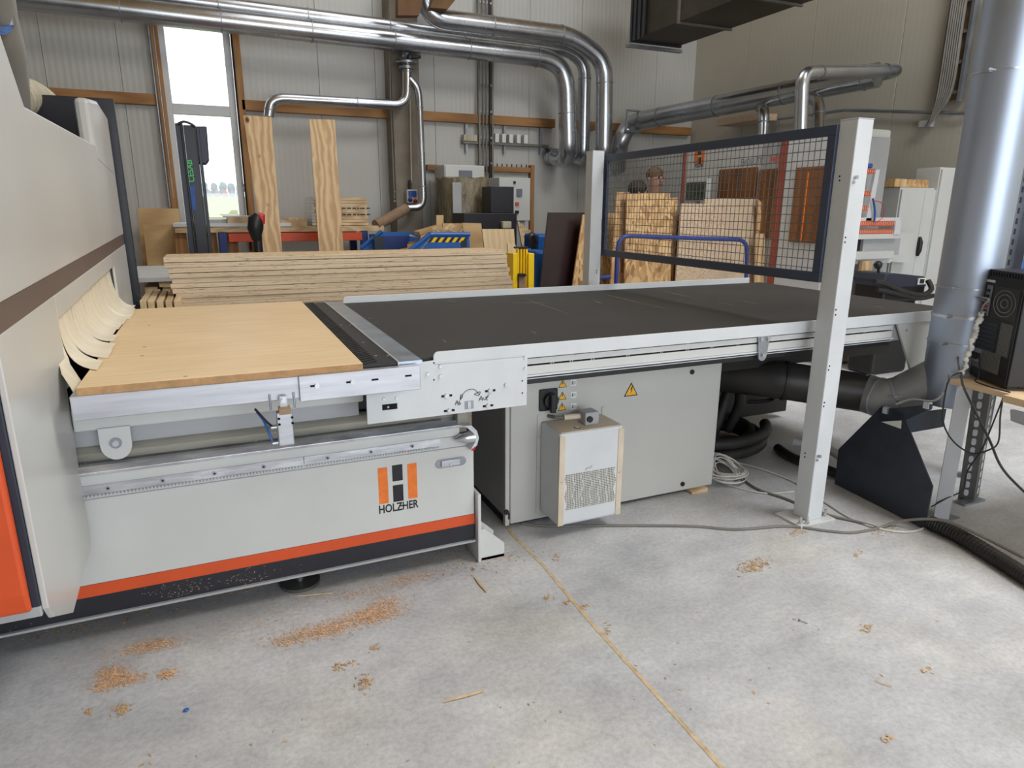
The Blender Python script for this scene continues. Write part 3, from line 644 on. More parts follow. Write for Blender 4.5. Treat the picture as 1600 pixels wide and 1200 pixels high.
p = on(609, 635.5); build(B(p.x-.026, p.x+.026, PY-.001, PY+.002, p.z-.010, p.z+.010), 'slot', 'hole', sp); build(MB().cyl(p-V((.006, .001, 0)), p-V((.006, .004, 0)), .004, 8), 'bolt', 'steel', sp)
p = on(733, 632.5); w = build(B(p.x-.017, p.x+.017, PY-.001, PY+.001, p.z-.015, p.z+.015), 'adjuster_window', 'steel', sp, bevel=.0005); build(B(p.x-.006, p.x+.005, PY-.004, PY-.0005, p.z-.013, p.z+.013), 'adjuster', 'alu', w)
ink = lambda l, r=.0012: MB().tube(spline([on(a, b, PY-.0006) for a, b in l], 5), r, 5)
for l in ([(719, 625), (722, 618), (728, 611), (736, 608), (742, 609), (746, 613), (749, 617)], [(719, 625), (720, 617), (723, 619), (719, 625)], [(741, 616), (750, 612), (748, 618), (741, 616)],
          [(711, 633), (714, 626), (716, 633)], [(712, 630), (716, 629)], [(718, 626), (717, 632), (720, 631), (718, 629)],
          [(748, 627), (752, 619), (754, 626)], [(749, 624), (754, 623)], [(756, 621), (756, 624), (759, 624), (759, 620)], [(761, 626), (761, 620), (764, 617)], [(759, 621), (763, 620)]):
    build(ink(l), 'ink_mark', 'print', sp)
# zinc hanger plate on the profile
a = at(1192, 545, y=TY+.004); pts = [(a.x-.032, TY, .868), (a.x+.034, TY, .868), (a.x+.028, TY, .835)]+[(a.x+.022*math.cos(t), TY, .782+.024*math.sin(t)) for t in [-PI*i/8 for i in range(9)]]+[(a.x-.028, TY, .835)]
h = build(MB().prism(pts, (0, .008, 0)), 'hanger_plate', 'galv', tb, bevel=.001)
for dx, zz in ((-.018, .856), (.02, .856), (.0, .785)): build(MB().cyl((a.x+dx, TY, zz), (a.x+dx, TY-.008, zz), .0095, 12), 'bolt', 'bolt', h)

# ================================================================= CONTROL CABINET under the table
cb_ = thing('control_cabinet', 'grey electrical control cabinet standing under the conveyor table', 'cabinet', (1.67, 2.7, 0))
CY = 2.53
build(B(1.10, 2.255, CY+.02, 3.0, .035, .755), 'body', 'cabinet_grey', cb_, bevel=.003)
build(B(1.108, 2.25, CY, CY+.021, .018, .755), 'front_door', 'cabinet_grey', cb_, bevel=.006)
build(B(1.084, 1.106, CY+.002, CY+.03, .012, .77), 'corner_post', 'cabinet_grey', cb_, bevel=.004)
build(B(1.10, 2.24, CY+.03, 2.98, 0, .036), 'plinth', 'black', cb_)
build(B(1.098, 1.104, CY-.004, CY+.004, .045, .075), 'hinge', 'black', cb_)
def sgn(cx, cy_, s, nm='warning_sign'):
    c = at(cx, cy_, y=CY); h_ = s*.86
    t = build(MB().prism([(c.x-s/2, CY-.0012, c.z-h_/2), (c.x+s/2, CY-.0012, c.z-h_/2), (c.x, CY-.0012, c.z+h_/2)], (0, .002, 0)), nm, 'print', cb_)
    k = .80; zz = c.z-h_*.02
    build(MB().prism([(c.x-s/2*k, CY-.0016, c.z-h_/2+s*.06), (c.x+s/2*k, CY-.0016, c.z-h_/2+s*.06), (c.x, CY-.0016, c.z+h_/2-s*.12)], (0, .0008, 0)), 'sign_face', 'sign_yellow', t)
    return t, c
t, c = sgn(986, 608, .077)
build(MB().prism([(c.x+.004, CY-.002, c.z+.016), (c.x-.006, CY-.002, c.z-.003), (c.x+.001, CY-.002, c.z-.001), (c.x-.003, CY-.002, c.z-.022), (c.x+.008, CY-.002, c.z-.002), (c.x+.002, CY-.002, c.z-.004), (c.x+.009, CY-.002, c.z+.014)], (0, .0006, 0)), 'bolt_symbol', 'print', t)
pl = at(886, 617, y=CY)
lb = build(B(pl.x-.052, pl.x+.052, CY-.0008, CY+.001, pl.z-.085, pl.z+.085), 'safety_label', 'cabinet_grey', cb_)
for px, py in ((879, 599), (878.5, 618), (878, 635)):
    t, c = sgn(px, py, .044, 'warning_triangle'); build(B(c.x-.002, c.x+.002, CY-.0022, CY-.0015, c.z-.004, c.z+.010), 'mark', 'print', t)
for px, py in ((896, 598), (896, 617), (896, 635)):
    c = at(px, py, y=CY); build(B(c.x-.014, c.x+.014, CY-.0016, CY, c.z-.014, c.z+.014), 'pictogram', 'paper', lb); build(B(c.x-.009, c.x-.001, CY-.002, CY, c.z-.008, c.z+.008), 'mark', 'printgrey', lb); build(B(c.x+.005, c.x+.008, CY-.002, CY, c.z-.008, c.z+.008), 'mark', 'print', lb)
c = at(856, 624, y=CY)
sw = build(B(c.x-.045, c.x+.045, CY-.012, CY, c.z-.05, c.z+.05), 'main_switch', 'black', cb_, bevel=.006)
build(MB().cyl((c.x+.006, CY-.012, c.z), (c.x+.006, CY-.03, c.z), .034, 20), 'rotary_base', 'black', sw, smooth=True)
build(B(c.x-.008, c.x+.016, CY-.055, CY-.03, c.z-.05, c.z+.034), 'handle', 'black', sw, bevel=.004)
for px, py in ((1081, 581), (1066, 756), (791, 800)):
    c = at(px, py, y=CY); build(MB().cyl((c.x, CY, c.z), (c.x, CY-.006, c.z), .012, 16), 'plug', 'black', cb_, smooth=True)
# cooling unit hung on the cabinet
cu = build(B(1.252, 1.568, 2.345, CY, .062, .487), 'cooling_unit', 'white', cb_, bevel=.012, label='white cooling unit box on the cabinet door')
build(B(1.235, 1.255, CY-.004, CY, .05, .52), 'mount_flange', 'cabinet_grey', cu); build(B(1.565, 1.58, CY-.004, CY, .05, .52), 'mount_flange', 'cabinet_grey', cu)
M['edge_tan'] = pm('dusty_tan_edge', (206, 192, 172), .5, var=.06, scale=6)
build(B(1.2515, 1.278, 2.342, 2.352, .066, .475), 'edge_strip', 'edge_tan', cu); build(B(1.542, 1.5685, 2.342, 2.352, .066, .475), 'edge_strip', 'edge_tan', cu)
build(B(1.262, 1.56, 2.352, 2.52, .4865, .4885), 'dusty_top', 'edge_tan', cu)
for xx in (1.265, 1.555):
    for zz in (.27,): build(MB().cyl((xx, 2.342, zz), (xx, 2.339, zz), .004, 10), 'screw', 'bolt', cu)
for zz in (.42, .27, .10): build(MB().cyl((1.243, CY-.004, zz), (1.243, CY-.008, zz), .004, 8), 'screw', 'bolt', cu)
# louvre: six wavy perforated bands
for k in range(6):
    xx = 1.287+k*.0415; m = MB(); vs = []; N = 14
    for j in range(N+1):
        z = .135+j*(.165/N); w = .006*math.sin(j/N*PI*4)
        z2 = z+(k-2.5)*.0
        vs += [(xx+w, 2.3435, z2), (xx+w+.037, 2.3435, z2), (xx+w, 2.346, z2), (xx+w+.037, 2.346, z2)]
    fs = []
    for j in range(N): q = 4*j; fs += [(q, q+1, q+5, q+4), (q+2, q+6, q+7, q+3), (q, q+4, q+6, q+2), (q+1, q+3, q+7, q+5)]
    build(m.add(vs, fs+[(0, 2, 3, 1), (4*N, 4*N+1, 4*N+3, 4*N+2)]), 'vent_band', 'perf_light', cu)
cn = build(MB().box(1.405, 1.475, 2.40, 2.47, .488, .545), 'connector', 'shade_grey', cu, bevel=.006)
build(MB().cyl((1.425, 2.40, .516), (1.425, 2.392, .516), .014, 14), 'cable_gland', 'black', cn)
build(MB().cyl((1.405, 2.45, .518), (1.33, 2.46, .518), .013, 12), 'gland_nut', 'edge_tan', cn, smooth=True); build(MB().tube([(1.33, 2.46, .518), (1.30, 2.48, .516), (1.29, 2.53, .51)], .008, 8), 'cable', 'cable_grey', cn)
build(MB().cyl((1.36, 2.39, .488), (1.36, 2.39, .4905), .014, 18), 'drain_cap', 'black', cu); build(MB().cyl((1.36, 2.39, .4905), (1.36, 2.39, .492), .011, 18), 'cap_face', 'paper', cu)
text_mesh('~', .07, (1.385, 2.3445, .29), (1, 0, .4), (-.4, 0, 1), 'shade_grey', 'embossed_mark', cu, depth=.0008)
w = at(1094, 766, z=.01); tag(build(MB().prism([(w.x-.06, w.y-.01, 0), (w.x+.04, w.y-.01, 0), (w.x+.04, w.y-.01, .022), (w.x-.06, w.y-.01, .012)], (0, .05, 0)), 'wooden_wedge', 'offcut'), 'small wooden wedge under the right corner of the grey cabinet', 'wedge')

# ================================================================= SAFETY FENCE across the table end
fe = thing('safety_fence', 'wire mesh safety fence between two white posts spanning the conveyor table', 'fence', (2.38, 3.0, 0))
PX0, PX1, PY0, PY1 = 2.384, 2.472, 2.03, 2.118
ZP = at(1335, 184, y=PY0).z
def post(x0, x1, y0, y1, zt):
    p = build(B(x0, x1, y0, y1, .012, zt), 'post', 'white', fe, bevel=.004)
    build(B(x0-.001, x1+.001, y0-.001, y1+.001, zt, zt+.003), 'cap', 'white', p, bevel=.002)
    b = build(B(x0-.07, x1+.055, y0-.03, y1+.04, 0, .012), 'base_plate', 'light_grey', p, bevel=.002)
    return p, b
pr, bpl = post(PX0, PX1, PY0, PY1, ZP)
for dx, dy in ((-.05, -.005), (-.022, -.018), (.12, .01), (.112, .03)):
    build(MB().cyl((PX0+dx, PY0+dy, .012), (PX0+dx, PY0+dy, .024), .010, 6).cyl((PX0+dx, PY0+dy, .02), (PX0+dx, PY0+dy, .045), .006, 10), 'anchor_bolt', 'bolt', pr)
for px, py in ((1312, 275.5), (1312, 282)): c = at(px, py, x=PX0); build(MB().cyl((PX0, c.y, c.z), (PX0-.001, c.y, c.z), .004, 8), 'hole', 'hole', pr)
for px, py in ((1321, 371), (1320, 378.5), (1306, 484), (1305.5, 492), (1296, 572), (1294.5, 578), (1288, 629), (1287, 635), ): c = at(px, py, y=PY0); build(MB().cyl((c.x, PY0, c.z), (c.x, PY0-.001, c.z), .004, 8), 'hole', 'hole', pr)
for px, py in ((1258, 708), (1257.5, 714)): c = at(px, py, x=PX0); build(MB().cyl((PX0, c.y, c.z), (PX0-.001, c.y, c.z), .004, 8), 'hole', 'hole', pr)
for px, py in ((1335.5, 277), (1278, 712)): 
    c = at(px, py, y=PY0); build(MB().cyl((c.x, PY0, c.z), (c.x, PY0-.014, c.z), .008, 10).cyl((c.x-.004, PY0, c.z-.02), (c.x-.004, PY0-.006, c.z-.02), .006, 8), 'bolt', 'bolt', pr)
pl_, _b = post(2.272, 2.358, 3.90, 3.985, at(935, 236, y=3.9).z)
for zz in (.985, 1.0): build(MB().cyl((2.33, 3.9, zz), (2.33, 3.899, zz), .004, 8), 'hole', 'hole', pl_)
FX = 2.372; z0f, z1f = 1.097, 1.737; y0f, y1f = 2.118, 3.925; t_ = .042
fr = build(MB().box(FX, FX+.022, y0f, y1f, z1f-t_, z1f).box(FX, FX+.022, y0f, y1f, z0f, z0f+t_).box(FX, FX+.022, y0f, y0f+t_, z0f+t_, z1f-t_).box(FX, FX+.022, y1f-t_, y1f, z0f+t_, z1f-t_), 'frame', 'fence_paint', fe, bevel=.002)
for zz in (1.62, 1.30): build(B(2.355, 2.375, 3.90, 3.95, zz-.035, zz+.035), 'clamp', 'navy', fr)
wv = MB().cyl((0, 0, z0f+.02), (0, 0, z1f-.02), .0017, 6).mesh('wire', 'steel'); wh = MB().cyl((0, y0f+.02, 0), (0, y1f-.02, 0), .0017, 6).mesh('wire', 'steel')
M['wire'] = pm('dark_wire', (112, 112, 110), .4, .6, var=.1); wv.materials[0] = M['wire']; wh.materials[0] = M['wire']
ny = 58
for k in range(1, ny):
    o = bpy.data.objects.new('wire', wv); COL.objects.link(o); o.parent = fe; o.location = V((FX+.012, y0f+.02+(y1f-y0f-.04)*k/ny, 0))-wloc(fe)
nz = 16
for k in range(1, nz):
    o = bpy.data.objects.new('wire', wh); COL.objects.link(o); o.parent = fe; o.location = V((FX+.008, 0, z0f+.02+(z1f-z0f-.04)*k/nz))-wloc(fe)

# ================================================================= BIG VERTICAL DUCT at right
dx, dy = 3.165, 1.985; DR = .124
du = thing('extraction_duct', 'thick vertical galvanised duct with branch elbow, right of the conveyor table', 'duct', (dx, dy, .45))
build(MB().cyl((dx, dy, .78), (dx, dy, 3.6), DR, 48), 'main_pipe', 'bigduct', du, smooth=True)
build(MB().tube([(dx, dy, .79), (dx, dy, .60), (dx, dy, .50)], [DR*.995, DR*.97, DR*.80], 40), 'lower_pipe', 'bigduct', du, smooth=True)
bq = [at(1512, 548, y=dy+.02), at(1478, 582, y=dy+.03), at(1440, 604, y=2.10), at(1408, 619, y=2.17)]
build(MB().tube(bq, [.06, .096, .103, .101], 32), 'branch_pipe', 'dustyduct', du, smooth=True)
bp_ = spline([bq[-1], at(1380, 622, y=2.235), at(1352, 614, y=2.33)], 4)
build(MB().tube(bp_, .099, 32), 'elbow', 'dustyduct', du, smooth=True)
def clamp(c, d, r, par, mat='bolt', w=.006, knob=True):
    c, d = V(c), V(d).normalized(); k = build(MB().cyl(c-d*w, c+d*w, r+.004, 40), 'clamp_ring', mat, par, smooth=True)
    if knob:
        s = V((-.82, -.1, 0)); s = (s-d*s.dot(d)).normalized(); q = c+s*(r+.012)
        build(MB().box(q.x-.012, q.x+.012, q.y-.008, q.y+.008, q.z-.007, q.z+.007).cyl(q+V((-.02, -.008, 0)), q+V((.03, -.02, 0)), .004, 8), 'clamp_bolt', 'bolt', par)
for px, py, ww in ((1550, 101, .003), (1505, 454, .003), (1500, 499, .007), (1494, 542, .003)):
    z = at(px, py, x=dx-.02, y=None).z if 0 else at(px, py, y=dy-DR*.7).z
    clamp((dx, dy, z), (0, 0, 1), DR, du, 'bolt', ww)
clamp(bq[-1], bq[-1]-bq[-2], .101, du); clamp(bp_[-1], bp_[-1]-bp_[-2], .099, du); clamp(bp_[5], bp_[6]-bp_[4], .099, du, knob=False, w=.003)
# dark duct below the table
ud = thing('under_table_duct', 'dark dusty duct running under the conveyor table behind the cabinet', 'duct', (2.7, 3.0, .2))
up = bend([bp_[-1], V((2.62, 2.62, .535)), V((2.30, 2.98, .53)), V((1.95, 3.28, .53)), V((1.2, 3.3, .53))], .16, 6)
build(MB().tube(up, .10, 28), 'pipe', 'darkduct', ud, smooth=True)
for k in (2, 9, 14): 
    if k < len(up)-1: build(MB().cyl(up[k]-(up[k+1]-up[k]).normalized()*.008, up[k]+(up[k+1]-up[k]).normalized()*.008, .106, 28), 'joint_ring', 'black', ud, smooth=True)
# hoses coiled under the table
hc = thing('hose_coil', 'coil of thick black hose on the floor under the table', 'hose', (2.5, 3.15, 0))
pts = []
for k in range(75):
    t = k*.25; r = .36+.05*math.sin(k*.11); pts.append((2.55+r*1.15*math.cos(t), 3.05+r*.75*math.sin(t),   .035+.0014*k+.012*math.sin(t*2)))
build(MB().tube(pts, .034, 10), 'hose', 'rubber', hc, smooth=True)
pts = [(2.75, 3.0, .1), (2.78, 2.95, .3), (2.72, 2.95, .46), (2.66, 2.95, .3), (2.6, 2.95, .12)]
build(MB().tube(spline(pts), .03, 10), 'loop', 'rubber', hc, smooth=True)
tag(build(MB().tube(spline([at(1130, 620, y=3.4), at(1170, 628, y=3.3), at(1210, 622, y=3.2), at(1190, 600, y=3.1)]), .014, 8), 'black_cable', 'cable_black', smooth=True), 'black cable sagging under the table just right of the cabinet', 'cable')
m = MB()
tag(build(MB().tube(spline([at(1215, 700, z=.03), at(1240, 716, z=.03), at(1275, 728, z=.035), at(1320, 745, z=.03)]), .028, 10), 'grey_hose', 'darkduct', smooth=True), 'short dark grey hose lying on the floor behind the right fence post', 'hose')
tag(build(MB().tube(spline([at(1240, 690, z=.12), at(1290, 700, z=.12), at(1330, 725, z=.08)]), .024, 12), 'grey_tube', 'shade_grey', smooth=True), 'light grey tube slanting down behind the right fence post', 'tube')
# coil of white network cable
wc = thing('cable_coil', 'coil of thin white network cable on the floor by the cabinet corner', 'cable', tuple(at(1130, 740, z=0)))
c = at(1133, 742, z=.03); pts = []
for k in range(260):
    t = k*.3; r = .085+.022*math.sin(k*.37)+.01*math.sin(k*.13); pts.append((c.x+r*math.cos(t), c.y+r*1.0*math.sin(t), .012+.05*abs(math.sin(k*.05))+.06*max(0, math.sin(t))))
build(MB().tube(pts, .0032, 5), 'loops', 'cable_white', wc)
def cable(pl, r, mat, label, nm='cable', z=None):
    return tag(build(MB().tube(spline([at(*p[:2], **p[2]) if isinstance(p[2], dict) else p for p in pl]), r, 8), nm, mat, smooth=True), label, 'cable')
G = lambda r: dict(z=r)
cable([(1118, 712, G(.03)), (1145, 735, G(.008)), (1180, 762, G(.008)), (1225, 778, G(.008)), (1290, 803, G(.008)), (1340, 815, G(.008)), (1370, 824, G(.008))], .006, 'cable_grey', 'dark grey cable running past the fence post foot from the white cable coil')
cable([(1140, 720, G(.006)), (1190, 733, G(.006)), (1245, 755, G(.006)), (1285, 782, G(.006)), (1330, 810, G(.006)), (1375, 826, G(.006)), (1420, 831, G(.006)), (1448, 822, G(.006)), (1453, 808, G(.02))], .005, 'cable_white', 'white cable curving across the floor behind the right fence post')
cable([(1120, 752, G(.005)), (1160, 764, G(.005)), (1200, 771, G(.005)), (1240, 768, G(.005))], .004, 'cable_white', 'thin white cable lying on the floor left of the fence post foot')
cable([(815, 818, G(.006)), (860, 822, G(.006)), (960, 821, G(.006)), (1080, 822, G(.006)), (1150, 827, G(.006)), (1230, 822, G(.006)), (1290, 829, G(.006)), (1330, 832, G(.006)), (1370, 826, G(.006)), (1400, 816, G(.02)), (1440, 811, G(.06)), (1480, 815, G(.085)), (1530, 836, G(.08)), (1600, 872, G(.05))], .0062, 'cable_grey', 'long grey cable across the floor in front of the fence post foot')
# corrugated hose on floor, right
ch = [at(1452, 816, z=.035), at(1500, 838, z=.035), at(1560, 874, z=.035), at(1610, 905, z=.035), at(1700, 960, z=.035)]; ch = spline(ch, 22)
L = [ch[0]]
for p in ch[1:]:
    if (p-L[-1]).length > .004: L.append(p)
tag(build(MB().tube(L, [.034 if i % 2 else .028 for i in range(len(L))], 14), 'corrugated_hose', 'rubber'), 'black corrugated hose leading off across the floor at the right', 'hose')
# ================================================================= BLACK STEEL CHUTE by the desk legs
st = thing('steel_chute', 'black steel floor chute with two handles beside the shelf legs', 'chute', (2.87, 2.0, 0))
A_ = at(1305, 757, z=0); B_ = at(1443, 827, z=0); dirv = (B_-A_).normalized(); perp = V((dirv.y, -dirv.x, 0))
if perp.x < 0: perp = -perp
def cz(px, py):   # point on the chute's vertical front face
    d = ray(px, py); n = V((dirv.y, -dirv.x, 0)); t = (A_-EYE).dot(n)/d.dot(n); return EYE+d*t
pts = [cz(*p) for p in ((1304, 757), (1309, 702), (1378, 635), (1409, 634), (1409, 657), (1377, 659), (1407, 670), (1412, 645), (1458, 760), (1443, 827))]
pts = [cz(*p) for p in ((1304, 757), (1310, 702), (1378, 634), (1410, 645), (1457, 760), (1444, 827))]
for p in pts: p.z = max(p.z, .002)
build(MB().prism(pts, perp*.006), 'face_plate', 'chute', st)
m = [cz(*p) for p in ((1377, 659), (1409, 657), (1408, 670))]
build(MB().prism([p-perp*.001 for p in m], -perp*.001), 'cutout', 'paper', st, label='triangular light cut-out')
a, b = cz(1372, 640), cz(1457, 632); build(MB().prism([cz(1372, 640), cz(1455, 632), cz(1453, 640), cz(1411, 658), cz(1372, 662)], perp*.012), 'back_plate', 'chute', st)
a = cz(1411, 646); b = a+perp*.30; 
build(MB().prism([a, a+perp*.26+V((0, 0, .0)), a+perp*.26-V((0, 0, .09)), a+perp*.03-V((0, 0, .10))], dirv*.004), 'side_plate', 'chute', st)
for q in ((1385, 642), (1449, 634)): c = cz(*q); build(B(c.x-.012, c.x+.012, c.y-.012, c.y+.012, c.z-.012, c.z+.018), 'block', 'bolt', st)
# ================================================================= SHELF RACK with computer
ZS = .665
sh = thing('shelf_desk', 'pale wooden shelf top on grey steel legs at the right edge', 'desk', (3.4, 1.6, 0))
s0, s1 = at(1486, 592, z=ZS), at(1541, 606, z=ZS)
dS = (s1-s0).normalized(); pS = V((-dS.y, dS.x, 0)); pS = pS if pS.x > 0 else -pS
end = s0+dS*.34
build(MB().prism([s0, end, end+pS*.9, s0+pS*.9], (0, 0, -.024)), 'top', 'shelfwood', sh, bevel=.001)
s2 = at(1568, 617, z=ZS); build(MB().prism([s2+dS*-.0, s2+dS*.5, s2+dS*.5+pS*.9, s2+pS*.9], (0, 0, -.030)), 'top', 'shelfwood', sh, bevel=.001)
q = at(1578, 640, z=ZS-.05); build(MB().prism([q, q+dS*.5, q+dS*.5+V((0, 0, -.08)), q+V((.02, 0, -.05))], pS*.02), 'support_rail', 'shade_grey', sh)
lx, ly = at(1478, 812, z=0).x, at(1478, 812, z=0).y
def leg(mat): return mat
build(MB().prism([(lx-.045, ly+.03, .004), (lx, ly-.012, .004), (lx+.04, ly+.045, .004), (lx+.035, ly+.048, .004), (lx-.002, ly-.004, .004), (lx-.042, ly+.034, .004)], (0, 0, ZS-.035)), 'leg', 'shade_grey', sh)
build(B(lx-.05, lx+.07, ly-.02, ly+.05, 0, .006), 'foot', 'steel', sh)
# slotted angle leg
f0 = at(1521, 784, z=0); f1 = at(1549, 606, y=1.79)
ax = (f1-f0); L_ = ax.length; ax.normalize(); w1 = -RT*.75+FWD*.6; w1 = (w1-ax*w1.dot(ax)).normalized(); w2 = RT*.75+FWD*.6; w2 = (w2-ax*w2.dot(ax)).normalized()
la = build(MB().prism([f0, f0+w1*.065, f1+w1*.065, f1], V((.0015, .0015, 0))).prism([f0, f0+w2*.06, f1+w2*.06, f1], V((-.0015, .0015, 0))), 'slotted_leg', 'dark_steel', sh)
for k in range(12):
    for w_, off, s in ((w1, .035, -1), (w2, .032, -1)):
        c = f0+ax*(.05+k*(L_-.07)/11.5)+w_*off; nrm = ax.cross(w_); nrm = nrm if nrm.dot(EYE-c) > 0 else -nrm
        a_ = ax*.019; b_ = w_*.0095
        build(MB().prism([c-a_-b_*.5+nrm*.001, c-a_*.6-b_+nrm*.001, c+a_*.6-b_+nrm*.001, c+a_-b_*.5+nrm*.001, c+a_+b_*.5+nrm*.001, c+a_*.6+b_+nrm*.001, c-a_*.6+b_+nrm*.001, c-a_+b_*.5+nrm*.001], nrm*.0008), 'slot', 'cable_grey' if 0 else 'floor', la)
build(B(f0.x-.10, f0.x+.06, f0.y-.02, f0.y+.03, 0, .01), 'foot_plate', 'steel', sh)
# slotted upright of the rack and blue box behind the duct
ru = thing('slotted_upright', 'grey slotted rack upright right of the thick duct', 'rack', (3.75, 2.1, 0))
u0 = at(1578, 400, y=2.1); build(B(u0.x-.05, u0.x+.04, 2.1, 2.104, 0, 2.3), 'upright', 'steel', ru); build(B(u0.x+.04, u0.x+.044, 2.06, 2.14, 0, 2.3), 'upright_flange', 'steel', ru)
for k in range(24): z = 1.0+k*.05; build(MB().prism([(u0.x-.008, 2.099, z-.014), (u0.x+.008, 2.099, z-.014), (u0.x+.008, 2.099, z+.014), (u0.x-.008, 2.099, z+.014)], (0, .0012, 0)), 'slot', 'navy', ru)
tag(build(B(u0.x+.10, u0.x+.5, 2.12, 2.34, .98, 1.52), 'blue_crate', 'blue', bevel=.006), 'blue plastic crate behind the rack upright at the right edge', 'crate')
# computer tower
pc = thing('computer_tower', 'black computer tower seen from behind on the wooden shelf', 'computer', tuple(at(1530, 592, z=ZS)))
o_ = at(1510, 585, z=ZS+.004); uu = V((-.47, -.88, 0)).normalized(); nn = V((-uu.y, uu.x, 0)); nn = nn if nn.x < 0 or nn.dot(EYE-o_) > 0 else -nn
if nn.dot(EYE-o_) < 0: nn = -nn
PH = at(1548, 420, x=o_.x, y=None).z-ZS if 0 else None
d = ray(1546, 420); t = (o_-EYE).dot(nn)/d.dot(nn); top = EYE+d*t; PH = top.z-o_.z
PW = .21
def PF(u, v, w=0): return o_+uu*(u*1.3)+V((0, 0, v))+nn*w
def pbox(u0, u1, v0, v1, w0, w1): return MB().hexa([PF(u0, v0, w0), PF(u1, v0, w0), PF(u1, v0, w1), PF(u0, v0, w1), PF(u0, v1, w0), PF(u1, v1, w0), PF(u1, v1, w1), PF(u0, v1, w1)])
build(pbox(-.006, PW+.006, .012, PH, -.46, -.004), 'case', 'black', pc, bevel=.004)
build(pbox(0, PW, .012, PH-.03, -.004, 0), 'back_plate', 'black', pc, bevel=.001)
for a in (.01, .17): build(pbox(a, a+.03, 0, .012, -.06, -.02), 'foot', 'rubber', pc)
for k in range(14): build(pbox(.012+k*.014, .018+k*.014, PH-.024, PH-.008, -.005, .0), 'top_vent', 'cable_grey' if 0 else 'dark', pc)
build(pbox(.02, .065, PH-.055, PH-.045, 0, .001), 'label_sticker', 'paper', pc)
io = build(pbox(.030, .062, PH-.20, PH-.068, 0, .003), 'port_panel', 'steel', pc)
for k, (v, mt) in enumerate(((.085, 'black'), (.11, 'black'), (.135, 'bluelabel'), (.155, 'red'), (.175, 'black'), (.19, 'black'))): build(pbox(.034, .050, PH-v-.012, PH-v, .003, .005), 'port', mt, io)
fan = build(pbox(.070, .20, PH-.20, PH-.068, -.001, .002), 'fan_grille', 'perf_black', pc)
for r in (.055, .038, .018): 
    cx_, cz_ = .135, PH-.134; build(MB().tube([PF(cx_+r*math.cos(t), cz_+r*math.sin(t), .003) for t in [2*PI*i/24 for i in range(24)]], .0015, 5, closed=True), 'fan_ring', 'steel', fan)
for k in range(7):
    v = PH-.245-k*.0205 if 0 else PH-.225-k*.0185
    build(pbox(.03, .125, v-.011, v, 0, .002), 'slot_cover', 'dark', pc, bevel=.0005)
build(pbox(.135, .195, PH-.35, PH-.215, 0, .001), 'side_vent', 'perf_steel', pc)
ps = build(pbox(.012, .165, .05, .135, 0, .003), 'power_supply', 'perf_steel', pc); build(pbox(.012, .065, .075, .135, .003, .004), 'supply_plate', 'steel', ps); build(pbox(.018, .045, .085, .115, .004, .008), 'socket', 'black', ps); build(pbox(.048, .060, .09, .115, .004, .008), 'switch', 'black', ps)
# knotted cable bundle and cables
kb = thing('cable_bundle', 'knotted grey cable bundle hanging beside the computer tower', 'cable', tuple(at(1505, 566, x=2.95)))
KT = at(1533, 490, y=1.82)
pt = [PF(.045, PH-.14, .01), PF(.03, PH-.125, .03), at(1545, 468, y=1.80), at(1536, 478, y=1.81), KT]
build(MB().tube(spline(pt), .004, 6), 'lead', 'cable_grey', kb, smooth=True)
build(MB().tube(spline([PF(.05, PH-.185, .006), PF(.035, PH-.19, .02), KT+V((.01, 0, -.01))]), .003, 6), 'lead', 'cable_white', kb, smooth=True)
kk = [at(1533-2.9*i+2.0*math.sin(i*2.3), 490+9.2*i, y=1.82+.004*math.cos(i*1.9)) for i in range(11)]
m = MB().tube(spline(kk, 5), [.009+.004*math.sin(i*1.15) for i in range(len(spline(kk, 5)))], 8)
for i, p in enumerate(kk): m.ball(p, .011+.003*math.sin(i*2.1), 7, (1.1, 1, .9))
build(m, 'knotted_lead', 'cable_white', kb, smooth=True)
kbase = kk[-1]
tag(build(MB().tube(spline([kbase, at(1485, 590, x=2.82), at(1476, 620, x=2.82), at(1474, 660, x=2.85), at(1490, 690, x=2.88), at(1518, 708, x=2.9), at(1545, 703, x=2.9), at(1560, 690, x=2.9), at(1563, 650, x=2.9), at(1567, 622, x=2.95)]), .0035, 6), 'black_cable', 'cable_black', smooth=True), 'black cable looping down in front of the desk legs and back up', 'cable')
tag(build(MB().tube(spline([kbase, at(1504, 600, x=2.75), at(1520, 635, x=2.7), at(1545, 685, x=2.65), at(1565, 730, x=2.6), at(1600, 768, x=2.5), at(1640, 800, x=2.45)]), .0045, 6), 'black_cable', 'cable_black', smooth=True), 'thick black cable running down past the slotted leg to the right edge', 'cable')
tag(build(MB().tube(spline([PF(.03, .10, .01), PF(.0, .09, .05), kbase+V((0, 0, -.02))]), .004, 6), 'power_lead', 'cable_grey', smooth=True), 'short grey lead plugged into the computer power supply', 'cable')
tag(build(MB().tube(spline([PF(.06, .11, .008), PF(.11, .03, .03), PF(.13, .012, .06), PF(.2, .012, .06), PF(.3, .02, .05)]), .003, 6), 'black_lead', 'cable_black', smooth=True), 'thin black lead lying on the shelf below the computer', 'cable')
tag(build(MB().tube(spline([at(1455, 792, x=2.95), at(1480, 778, x=3.0), at(1505, 765, x=3.05), at(1512, 735, x=3.05), at(1535, 700, x=3.0), at(1560, 640, x=3.0), at(1570, 615, x=3.0)]), .0035, 6), 'grey_lead', 'cable_black', smooth=True), 'black lead strung behind the slotted leg up to the shelf', 'cable')
tag(build(MB().tube(spline([at(1400, 632, x=2.75), at(1425, 624, x=2.78), at(1460, 626, x=2.8), at(1480, 605, x=2.85), at(1483, 585, x=2.85)]), .0045, 6), 'grey_cable', 'cable_grey', smooth=True), 'grey cable arching over the black chute to the duct', 'cable')

